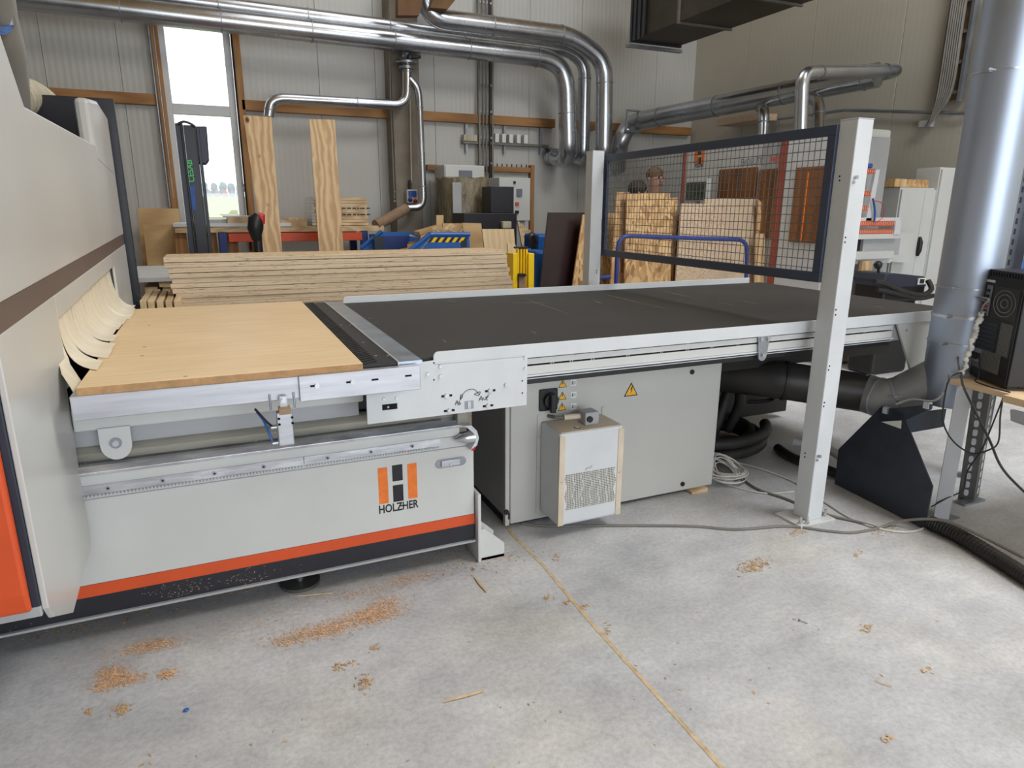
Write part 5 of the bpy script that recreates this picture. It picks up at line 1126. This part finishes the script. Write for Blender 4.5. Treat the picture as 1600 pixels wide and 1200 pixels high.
for k in range(6):
    lean('timber_strip', 'thin timber strip leaning by the timber door frame, %s of six from the left' % ['first', 'second', 'third', 'fourth', 'fifth', 'last'][k], 'timber', ((809+k*3.4, 346+k*2.6), (811.5+k*3.4, 346+k*2.6), (818+k*2.6, 382), (815.5+k*2.6, 382)), 'offcut', 7.6, 7.2, .03, 'thin strips leaning by the door frame')
yg = thing('yellow_guard', 'bright yellow steel rack guard right of the plywood stack', 'guard', tuple(at(819, 480, y=4.75)))
for px, pt, w_, d_ in ((802, 396, 7, .14), (826, 396, 9, .14)): post_(px, pt, w_, 4.75, d_, 'side_plate', 'yellow', yg)
post_(809, 387, 16, 4.80, .02, 'back_plate', 'yellow', yg); 
for px in (809, 813.5, 818, 822): post_(px, 388, 2.4, 4.77, .04, 'rib', 'yellow', yg)
build(B(at(809, 387, y=4.78).x, at(825, 387, y=4.78).x, 4.77, 4.86, at(815, 389, y=4.78).z, at(815, 386, y=4.78).z), 'cap', 'dark', yg)
post_(811, 430, 10.5, 4.74, .05, 'foot_block', 'brown_hose', yg); build(B(at(811, 430, y=4.73).x, at(821.5, 430, y=4.73).x, 4.72, 4.78, at(811, 432, y=4.73).z, at(811, 428, y=4.73).z), 'block_cap', 'black', yg)
bb = thing('blue_bin', 'blue waste bin behind the yellow guard and dark brown board', 'bin', tuple(at(848, 470, y=6.3)))
post_(838, 392, 20, 6.2, .5, 'body', 'blue', bb, .02, .03); post_(841, 366, 18, 6.9, .4, 'rear_body', 'blue', bb, .02, .03)
build(MB().tube(spline([at(838, 380, y=6.15), at(832, 368, y=6.15), at(828, 372, y=6.15), at(834, 388, y=6.15)]), .03, 8), 'bag', 'dark', bb, smooth=True)
M['chip_plain'] = pm('plain_tan_board', (206, 184, 156), .6, var=.03, scale=20)
# boards standing on the trolley
lean('brown_board', 'dark brown laminated board leaning left of the fence', 'board', ((857, 332), (926, 332), (924, 446), (844, 447)), 'rock_brown', 5.75, 5.45, zb=.203)
lean('osb_board', 'oriented strand board seen left of the far fence post', 'board', ((911, 335), (932, 336), (928, 445), (895, 446)), 'osb', 5.6, 5.3, zb=.203)
lean('osb_board', 'narrow oriented strand board just right of the far fence post', 'board', ((948, 332), (962, 334), (955, 445), (938, 445)), 'osb', 5.7, 5.4, zb=.203)
lean('osb_board', 'oriented strand board behind, peeking out left of the large one', 'board', ((964, 300), (985, 301), (978, 442), (954, 443)), 'osb', 5.45, 5.15, zb=.203)
lean('osb_board', 'large oriented strand board standing behind the blue trolley bar', 'board', ((980, 302), (1047, 302), (1048, 440), (976, 441)), 'osb', 5.35, 5.05, zb=.203)
lean('osb_board', 'slightly lower oriented strand board to the right of the large one', 'board', ((1044, 309), (1060, 309), (1052, 438), (1040, 440)), 'osb', 5.40, 5.12, zb=.203)
lean('brown_strip', 'dark brown board edge between the strand boards and the particle board', 'board', ((1055, 335), (1063, 335), (1056, 437), (1047, 437)), 'brown', 5.42, 5.15, zb=.203)
lean('chipboard_sheet', 'light speckled particle board in the middle behind the mesh', 'board', ((1065, 318), (1138, 319), (1128, 438), (1056, 438)), 'chip', 5.27, 5.03, zb=.203)
lean('mdf_sheet', 'plain tan board behind the particle board', 'board', ((1102, 310), (1184, 311), (1182, 435), (1095, 436)), 'chip_plain', 5.32, 5.10, zb=.203)
lean('plywood_offcut', 'short plywood piece right of the plain tan board behind the mesh', 'board', ((1182, 365), (1196, 365), (1194, 433), (1180, 434)), 'pine', 5.15, 5.05)
lean('osb_board', 'orange-brown strand board edge behind the plain tan board at right', 'board', ((1184.5, 311), (1192, 318), (1190, 360), (1183.5, 360)), 'osb', 5.24, 5.1)
tr = thing('board_trolley', 'blue tubular panel trolley holding boards behind the mesh fence', 'trolley', (3.9, 5.0, 0))
yb_ = 4.92; pa = [at(962, 445, y=yb_), at(967, 385, y=yb_), at(978, 368, y=yb_), at(1000, 367, y=yb_), at(1150, 374, y=yb_), at(1168, 380, y=yb_), at(1171, 440, y=yb_)]
pa[0] = V((pa[0].x, yb_, .2)); e = pa[-1]; pa[-1] = V((e.x, yb_, .2))
build(MB().tube(bend([pa[0], at(966, 368, y=yb_), at(1168, 375, y=yb_), pa[-1]], .12, 6), .019, 12), 'hoop', 'tubeblue', tr, smooth=True)
build(MB().tube(bend([V((2.93, 5.12, .2)), V((2.93, 5.12, .80)), V((3.2, 5.12, .82))], .1, 6), .019, 12), 'rear_hoop', 'tubeblue', tr, smooth=True)
build(B(2.75, 4.75, yb_, yb_+.9, .14, .2), 'deck', 'tubeblue', tr)
for xx in (2.9, 4.6):
    for yy in (yb_+.1, yb_+.8): build(MB().cyl((xx-.02, yy, .07), (xx+.02, yy, .07), .07, 16), 'wheel', 'rubber', tr, smooth=True)

# ================================================================= vertical CNC machine with amber windows (behind the mesh)
vm = thing('vertical_cnc', 'white and grey upright CNC machine with amber windows behind the mesh fence', 'machine', (5.3, 5.5, 0))
MX = 5.0; MT = 2.09; M['dullred'] = pm('dull_red_paint', (156, 74, 60), .45, var=.03)
yL, yR = 6.50, 4.42
build(B(MX+.03, 5.62, yR, yL, .1, MT), 'housing', 'light_grey', vm, bevel=.02)
y1_ = at(1222, 300, x=MX).y; y2_ = at(1205, 300, x=MX).y; y3 = at(1190, 300, x=MX).y
build(B(MX, MX+.04, y3, yL, .5, MT-.03), 'cover', 'light_grey', vm, bevel=.02)
build(B(MX-.01, MX+.03, y1_+.05, y3+.02, .5, MT-.03), 'cover_band', 'shade_grey', vm, bevel=.01); build(B(MX-.02, MX+.03, y1_-.02, y1_+.06, .5, MT-.03), 'red_stripe', 'red' if 0 else 'dullred', vm, bevel=.01, label='dull red vertical stripe')
build(B(MX-.02, MX+.04, yR, y1_-.02, .5, MT), 'front_cover', 'white', vm, bevel=.02)
build(B(MX-.01, MX+.03, yL-.01, yL+.05, .5, MT-.03), 'red_stripe', 'dullred', vm, bevel=.01, label='dull red vertical stripe')
def wnd(px0, py0, px1, py1, x=MX):
    a, b = at(px0, py0, x=x), at(px1, py1, x=x); return build(B(x-.03, x, min(a.y, b.y), max(a.y, b.y), min(a.z, b.z), max(a.z, b.z)), 'amber_window', 'amber', vm, bevel=.008)
wnd(1127, 265, 1175, 375); wnd(1190, 265, 1209, 372); wnd(1247, 262, 1302, 382, MX-.02)
c = at(1258, 320, x=MX-.05); build(B(MX-.058, MX-.05, c.y-.004, c.y+.004, c.z-.33, c.z+.28), 'window_grip', 'orange_print', vm)
# badge and name
for px0, px1, py0, py1, mt in ((1086, 1090, 233, 256, 'orange_print'), (1096, 1100, 233, 256, 'orange_print'), (1091, 1095, 233, 242, 'print'), (1091, 1095, 246, 256, 'print')):
    a, b = at(px0, py0, x=MX), at(px1, py1, x=MX); build(B(MX-.002, MX, min(a.y, b.y), max(a.y, b.y), min(a.z, b.z), max(a.z, b.z)), 'badge_bar', mt, vm)
text_mesh('HOLZHER', .062, at(1085, 262, x=MX-.001), (0, -1, 0), (0, 0, 1), 'print', 'lettering', vm, bold=True, xscale=.55)
text_mesh('EVOLUTION', .095, at(1157, 259, x=MX-.001), (0, -1, 0), (0, 0, 1), 'printgrey', 'lettering', vm, xscale=.75)
text_mesh('7405', .095, at(1201, 255, x=MX-.012), (0, -1, 0), (0, 0, 1), 'orange', 'lettering', vm, xscale=.8)
mo = thing('operator_monitor', 'grey framed operator monitor in front of the upright CNC machine', 'monitor', tuple(at(1086, 300, x=4.75)))
a, b = at(1072, 281, x=4.75), at(1103, 315, x=4.75)
build(B(4.75, 4.80, b.y, a.y, b.z, a.z), 'case', 'light_grey', mo, bevel=.006)
scr = pm('screen_dark_green', (58, 70, 58), .2, var=.4, scale=6, stretch=(1, .3, 3)); M['scr'] = scr
build(B(4.745, 4.752, b.y+.02, a.y-.02, b.z+.02, a.z-.03), 'screen', 'scr', mo); build(MB().cyl((4.78, (a.y+b.y)/2, .1), (4.78, (a.y+b.y)/2, b.z), .03, 10), 'stand', 'shade_grey', mo); build(B(4.65, 4.9, a.y-.25, a.y+.1, 0, .1), 'stand_foot', 'shade_grey', mo)
# infeed side at right
build(B(MX+.12, MX+.60, yR-.02, yR+.01, .3, 2.02), 'end_panel', 'shade_grey', vm, bevel=.01)
yE = 4.25
fr_ = [at(1372, 268, y=yE), at(1362, 345, y=yE)]
build(MB().prism([at(1369, 265, y=yE), at(1375, 265, y=yE), at(1361, 345, y=yE), at(1353, 345, y=yE)], (0, .03, 0)), 'back_support', 'white', vm)
def roller(px0, px1, py, y=yE-.02):
    a, b = at(px0, py, y=y), at(px1, py, y=y); r = build(MB().box(a.x, b.x, y, y+.02, a.z-.020, a.z+.020), 'roller_strip', 'orangebeam', vm)
    n_ = int((b.x-a.x)/.022)
    for i in range(n_): xx = a.x+(i+.5)*(b.x-a.x)/n_; build(B(xx-.0035, xx+.0035, y-.004, y, a.z-.012, a.z+.012), 'roller', 'tan_hose', r)
roller(1345, 1368, 267); roller(1341, 1361, 302.5); roller(1338, 1356, 325.5); roller(1335, 1401, 349.5); roller(1334, 1398, 362.5)
def box_(px0, py0, px1, py1, y, d, mat, nm, par, bev=.004): return build(rect(px0, py0, px1, py1, y, d), nm, mat, par, bevel=bev)
box_(1334, 340, 1406, 346, yE+.0, .03, 'white', 'strip_holder', vm); box_(1400, 345, 1406, 367, yE-.03, .05, 'white', 'end_bracket', vm); box_(1334, 366, 1404, 373, yE-.02, .06, 'light_grey', 'strip_holder', vm)
box_(1350, 373, 1404, 398, yE+.02, .2, 'shade_grey', 'infeed_box', vm); box_(1334, 372, 1350, 392, yE+.05, .2, 'dark', 'recess', vm); box_(1332, 394, 1396, 404, yE-.05, .3, 'light_grey', 'infeed_bed', vm)
box_(1334, 404, 1392, 411, yE, .25, 'white', 'bed_rail', vm); build(MB().prism([at(1398, 362, y=yE+.1), at(1431, 365, y=yE+.1), at(1424, 411, y=yE+.1), at(1392, 409, y=yE+.1)], (0, .02, 0)), 'side_cover', 'light_grey', vm)
build(B(at(1334, 420, y=yE+.1).x, at(1385, 420, y=yE+.1).x, yE+.1, yE+.2, .02, at(1350, 411, y=yE+.1).z), 'infeed_leg', 'shade_grey', vm)
tag(build(MB().prism([at(1348, 408, y=4.2), at(1364, 408, y=4.2), V((at(1360, 450, y=4.2).x, 4.2, .02)), V((at(1345, 450, y=4.2).x, 4.2, .02))], (0, .03, 0)), 'wooden_plank', 'pine'), 'wooden plank standing upright under the infeed table at right', 'board')
build(MB().tube(spline([at(1362, 313, y=4.2), at(1378, 318, y=4.2), at(1380, 338, y=4.2), at(1368, 348, y=4.2)]), .003, 6), 'thin_cable', 'red', vm); build(MB().tube(spline([at(1364, 310, y=4.22), at(1367, 330, y=4.22), at(1366, 346, y=4.22)]), .009, 6), 'air_hose', 'bluelabel', vm)
box_(1356, 255, 1364, 263, yE, .05, 'bluelabel', 'blue_block', vm, .01); post_(1349, 243, 3, yE+.05, .03, 'rod', 'cable_black', vm, 1.6)
# cabinets by the right wall
def locker(nm, lab, x0, px1, y, d, pyt, hx, hy, split):
    x1_ = at(px1, pyt, y=y).x; zt_ = at((px1+1400)/2, pyt, y=y).z
    t = thing(nm, lab, 'cabinet', ((x0+x1_)/2, y+d/2, 0)); build(B(x0, x1_, y+.02, y+d, .05, zt_), 'body', 'light_grey', t, bevel=.004)
    xs_ = [x0+.006]+[at(s, 350, y=y).x for s in split]+[x1_-.006]
    for a, b in zip(xs_[:-1], xs_[1:]): build(B(a+.002, b-.002, y, y+.02, .08, zt_-.02), 'door', 'light_grey', t, bevel=.003)
    c = at(hx, hy, y=y); build(MB().tube([c+V((0, -.01, -.09)), c+V((0, -.018, -.04)), c+V((0, -.018, .04)), c+V((0, -.01, .09))], [.012, .024, .024, .012], 12), 'handle', 'black', t, smooth=True)
    return zt_, x1_
z1c, xe1 = locker('metal_cabinet', 'light grey metal cabinet with black handle, board offcuts on top', 5.9, 1467, 4.45, .22, 293, 1434, 385, (1438,))
z2c, xe2 = locker('metal_cabinet', 'taller light grey metal cabinet standing nearer, left of the thick duct', 6.372, 1499, 4.42, .26, 260, 1484, 370, ())
for k, (a, b, mt) in enumerate(((1378, 1400, 'osb'), (1396, 1409, 'pine_h'), (1408, 1422, 'panelwood'), (1421, 1458, 'osb'))):
    p, q = at(a, 292, y=4.46), at(b, 275, y=4.46); tag(build(B(max(p.x, 5.90), q.x, 4.46+.01*k, 4.64, z1c+.002, z1c+.075), 'board_offcut', mt, bevel=.006), ['strand board offcut on the grey cabinet, leftmost', 'narrow plywood offcut on the grey cabinet, second from left', 'pale offcut on the grey cabinet, third from left', 'long strand board offcut on the grey cabinet, rightmost'][k], 'offcut', 'offcuts on top of the cabinet')
tag(build(B(at(1118, 190, x=6.5).x, 6.8, at(1185, 190, x=6.5).y, at(1120, 190, x=6.5).y, at(1150, 192, x=6.5).z, at(1150, 182, x=6.5).z), 'insulation_board', 'chip'), 'pale insulation board lying high behind the upright CNC machine', 'board')
# vacuum cleaner
vc = thing('vacuum_cleaner', 'dark blue and black shop vacuum with hose behind the table end', 'vacuum cleaner', tuple(at(1412, 470, y=3.78)))
y_ = 3.9
build(rect(1383, 436, 1444, 470, y_, .3), 'tank', 'black', vc, bevel=.03)
build(MB().prism([at(1380, 440, y=y_-.01), at(1386, 428, y=y_-.01), at(1400, 427, y=y_-.01), at(1446, 432, y=y_-.01), at(1448, 448, y=y_-.01), at(1384, 452, y=y_-.01)], (0, .3, 0)), 'motor_head', 'navy', vc, bevel=.012)
build(rect(1436, 435, 1445, 444, y_-.025, .01), 'control_sticker', 'paper', vc)
for k in range(3): build(rect(1438+k*2.4, 436, 1439+k*2.4, 443, y_-.028, .003), 'mark', 'print', vc)
build(MB().tube(spline([at(1366, 440, y=y_-.05), at(1385, 444, y=y_-.06), at(1410, 455, y=y_-.08), at(1440, 461, y=y_-.08), at(1455, 452, y=y_-.05), at(1450, 438, y=y_)]), .022, 10), 'hose', 'rubber', vc, smooth=True)
build(MB().tube(spline([at(1370, 452, y=y_-.05), at(1400, 458, y=y_-.07), at(1435, 466, y=y_-.08), at(1458, 462, y=y_-.05)]), .02, 10), 'hose', 'rubber', vc, smooth=True)
build(B(at(1383, 436, y=y_).x+.02, at(1444, 436, y=y_).x-.02, y_+.02, y_+.28, 0, at(1400, 468, y=y_).z), 'lower_tank', 'black', vc, bevel=.03)
build(MB().cyl(at(1373, 414, y=4.0), at(1372, 440, y=4.0), .012, 8).ball(at(1372, 414, y=3.99), .035), 'lever', 'black', vc, smooth=True)

# ================================================================= PEOPLE
def person(lab, px, pyt, y, hair, shirt, face_dir, height, lean_=0):
    top = at(px, pyt, y=y); x0, y0 = top.x, y; s = top.z/height; H = top.z
    t = thing('person', lab, 'person', (x0, y0, 0))
    # one continuous skinned body, one vertex per joint
    fx, fy = face_dir
    rx, ry = fy, -fx
    def J(r, f, z): return (x0+rx*r+fx*f, y0+ry*r+fy*f, z)
    hz = H-.12
    js = [J(0, 0, .93*H/1.78), J(0, 0, 1.15*H/1.78), J(0, .0, 1.36*H/1.78), J(0, .0, hz-.17), J(0, .03, hz-.08), J(0, .03, hz), J(0, .02, hz+.06),
          J(.10, 0, .90*H/1.78), J(.11, .02, .48*H/1.78), J(.11, 0, .09), J(.11, .14, .04), J(-.10, 0, .90*H/1.78), J(-.11, .02, .48*H/1.78), J(-.11, 0, .09), J(-.11, .14, .04),
          J(.19, 0, 1.40*H/1.78), J(.23, .02, 1.10*H/1.78), J(.15, .22, 1.06*H/1.78), J(.12, .30, 1.06*H/1.78), J(-.19, 0, 1.40*H/1.78), J(-.23, .02, 1.10*H/1.78), J(-.15, .22, 1.06*H/1.78), J(-.12, .30, 1.06*H/1.78)]
    rad = [.15, .135, .15, .055, .075, .092, .075, .095, .06, .042, .035, .095, .06, .042, .035, .055, .042, .032, .03, .055, .042, .032, .03]
    ed = [(0, 1), (1, 2), (2, 3), (3, 4), (4, 5), (5, 6), (0, 7), (7, 8), (8, 9), (9, 10), (0, 11), (11, 12), (12, 13), (13, 14), (2, 15), (15, 16), (16, 17), (17, 18), (2, 19), (19, 20), (20, 21), (21, 22)]
    def skin(nm, idx, grow, mat, e_list, radf=1.0):
        mp = {k: i for i, k in enumerate(idx)}; me = bpy.data.meshes.new(nm); me.from_pydata([js[k] for k in idx], [(mp[a], mp[b]) for a, b in e_list], [])
        o = bpy.data.objects.new(nm, me); COL.objects.link(o); me.materials.append(M[mat]); sm = o.modifiers.new('skin', 'SKIN'); sm.use_smooth_shade = True
        if not me.skin_vertices: bpy.context.view_layer.objects.active = o
        for i, k in enumerate(idx): v = me.skin_vertices[0].data[i]; v.radius = (rad[k]*radf+grow, rad[k]*.85*radf+grow); v.use_root = (i == 0)
        su = o.modifiers.new('sub', 'SUBSURF'); su.levels = 2; su.render_levels = 2
        dg = bpy.context.evaluated_depsgraph_get(); m2 = bpy.data.meshes.new_from_object(o.evaluated_get(dg)); bpy.data.objects.remove(o)
        m2.name = nm; o = bpy.data.objects.new(nm, m2); COL.objects.link(o); o.parent = t; o.location = -wloc(t); return o
    body = skin('body', list(range(23)), 0, 'skin', ed)
    skin('shirt', [0, 1, 2, 15, 16, 19, 20], .014, shirt, [(0, 1), (1, 2), (2, 15), (15, 16), (2, 19), (19, 20)])
    skin('trousers', [0, 7, 8, 9, 11, 12, 13], .014, 'trouser', [(0, 7), (7, 8), (8, 9), (0, 11), (11, 12), (12, 13)])
    hc_ = V(J(0, -.005, hz+.045)); build(MB().ball(hc_, .103, 12, (.95, 1.0, .88)), 'hair', hair, t, smooth=True)
    fc = V(J(0, .10, hz)); f_ = V((fx, fy, 0)); r_ = V((rx, ry, 0))
    build(MB().ball(fc+f_*.01+V((0, 0, -.02)), .017, 7, (1, 1, 1.3)), 'nose', 'skin', t, smooth=True)
    for sgn_ in (-1, 1):
        build(MB().ball(fc+r_*.034*sgn_+V((0, 0, .012)), .010, 7), 'eye', 'print', t, smooth=True); build(MB().ball(V(J(.09*sgn_, 0, hz-.01)), .022, 7, (.6, .8, 1.3)), 'ear', 'skin', t, smooth=True)
    build(MB().ball(fc+V((0, 0, -.062))-f_*.003, .02, 7, (1.2, 1.2, .4)), 'mouth', 'lip', t, smooth=True)
person('person with light brown hair and grey shirt looking down behind the strand boards', 1024, 262, 6.6, 'hair_brown', 'shirt', (.15, -.98), 1.86)
person('dark-haired person turned right, left of the one in the grey shirt', 997, 283, 6.12, 'hair_dark', 'shirt_dark', (.85, -.4), 1.74)

# ================================================================= FLOOR LITTER
def litter(nm, lab, cl, mat, sz=.004):
    m = MB()
    for cx_, cy_, rx_, ry_, n_ in cl:
        for _ in range(int(n_*1.7)):
            px = random.gauss(cx_, rx_); py = random.gauss(cy_, ry_)-(px-cx_)*.18; p = at(px, py, z=0); a = random.uniform(0, PI); l = sz*random.uniform(.5, 1.6); w = sz*random.uniform(.2, .5)
            if p.y < .5 or p.y > 3: continue
            u = V((math.cos(a), math.sin(a), 0)); v = V((-u.y, u.x, 0)); z = V((0, 0, random.uniform(.0008, .004)))
            b = [p-u*l-v*w+z, p+u*l-v*w+z*.6, p+u*l+v*w+z, p-u*l+v*w+z*.5]; m.add(b, [(0, 1, 2, 3)])
    return tag(build(m, nm, mat), lab, 'sawdust', kind='stuff')
M['saw'] = pm('orange_sawdust', (214, 174, 136), .8, var=.12, scale=60); M['shav'] = pm('brown_shavings', (186, 154, 116), .8, var=.2, scale=60)
litter('sawdust', 'orange sawdust trail on the floor in front of the router bed', ((580, 962, 26, 7, 900), (505, 985, 30, 7, 700), (600, 945, 18, 8, 300), (640, 905, 28, 6, 250), (450, 1002, 20, 6, 200), (175, 1056, 14, 8, 500), (200, 1062, 16, 5, 250), (262, 1054, 8, 4, 150), (235, 1010, 26, 5, 450), (160, 1075, 10, 5, 120), (560, 925, 40, 6, 200), (400, 975, 60, 12, 120)), 'saw', .0026)
litter('wood_shavings', 'scattered pale wood shavings on the concrete floor', ((190, 1108, 7, 4, 30), (138, 1112, 3, 3, 10), (570, 1065, 6, 6, 30), (535, 1040, 10, 4, 22), (584, 1013, 4, 2, 10), (1178, 884, 12, 5, 90), (1352, 982, 5, 3, 14), (1386, 1155, 5, 3, 8), (1446, 1048, 4, 2, 6), (856, 934, 4, 3, 12), (886, 942, 4, 2, 14), (912, 948, 4, 3, 12), (948, 985, 3, 5, 8), (750, 880, 40, 10, 60), (870, 872, 5, 3, 10), (1245, 832, 8, 4, 26), (1380, 828, 16, 4, 40), (1340, 866, 6, 3, 10), (700, 862, 30, 6, 70), (300, 1180, 120, 20, 7), (900, 1100, 300, 60, 22), (300, 940, 160, 10, 160), (100, 985, 80, 6, 60)), 'shav', .005)
def chip(pa, pb, w, mat, lab, nm='wood_splinter'):
    a, b = at(*pa, z=.003), at(*pb, z=.003); d = (b-a).normalized(); v = V((-d.y, d.x, 0))*w
    tag(build(MB().prism([a-v*.3, (a*.5+b*.5)-v, b-v*.5, b+v*.5, (a*.5+b*.5)+v, a+v*.3], (0, 0, .003)), nm, mat), lab, 'splinter')
chip((693, 1097), (756, 1080), .004, 'panelwood', 'long pale wood splinter on the floor in the foreground')
chip((741, 902), (760, 925), .005, 'offcut', 'brown wood sliver on the floor right of the bed end')
chip((466, 932), (520, 927), .002, 'panelwood', 'thin straight straw-like splinter by the levelling foot')
chip((1366, 1064), (1394, 1073), .0015, 'panelwood', 'thin white splinter on the floor at lower right')
p = at(291, 1109, z=.004); tag(build(MB().ball(p, .008, 7, (1.2, .8, .5)), 'blue_scrap', 'blue'), 'tiny blue plastic scrap on the floor at lower left', 'scrap')
sc1 = thing('loose_screw', 'small loose screw lying on the floor at right', 'screw', tuple(at(1255, 971, z=0)))
build(MB().cyl(at(1250, 969, z=.004), at(1262, 974, z=.003), .0018, 8), 'shank', 'bolt', sc1); build(MB().cyl(at(1248, 968, z=.005), at(1250, 969, z=.005), .0045, 10), 'head', 'steel', sc1)
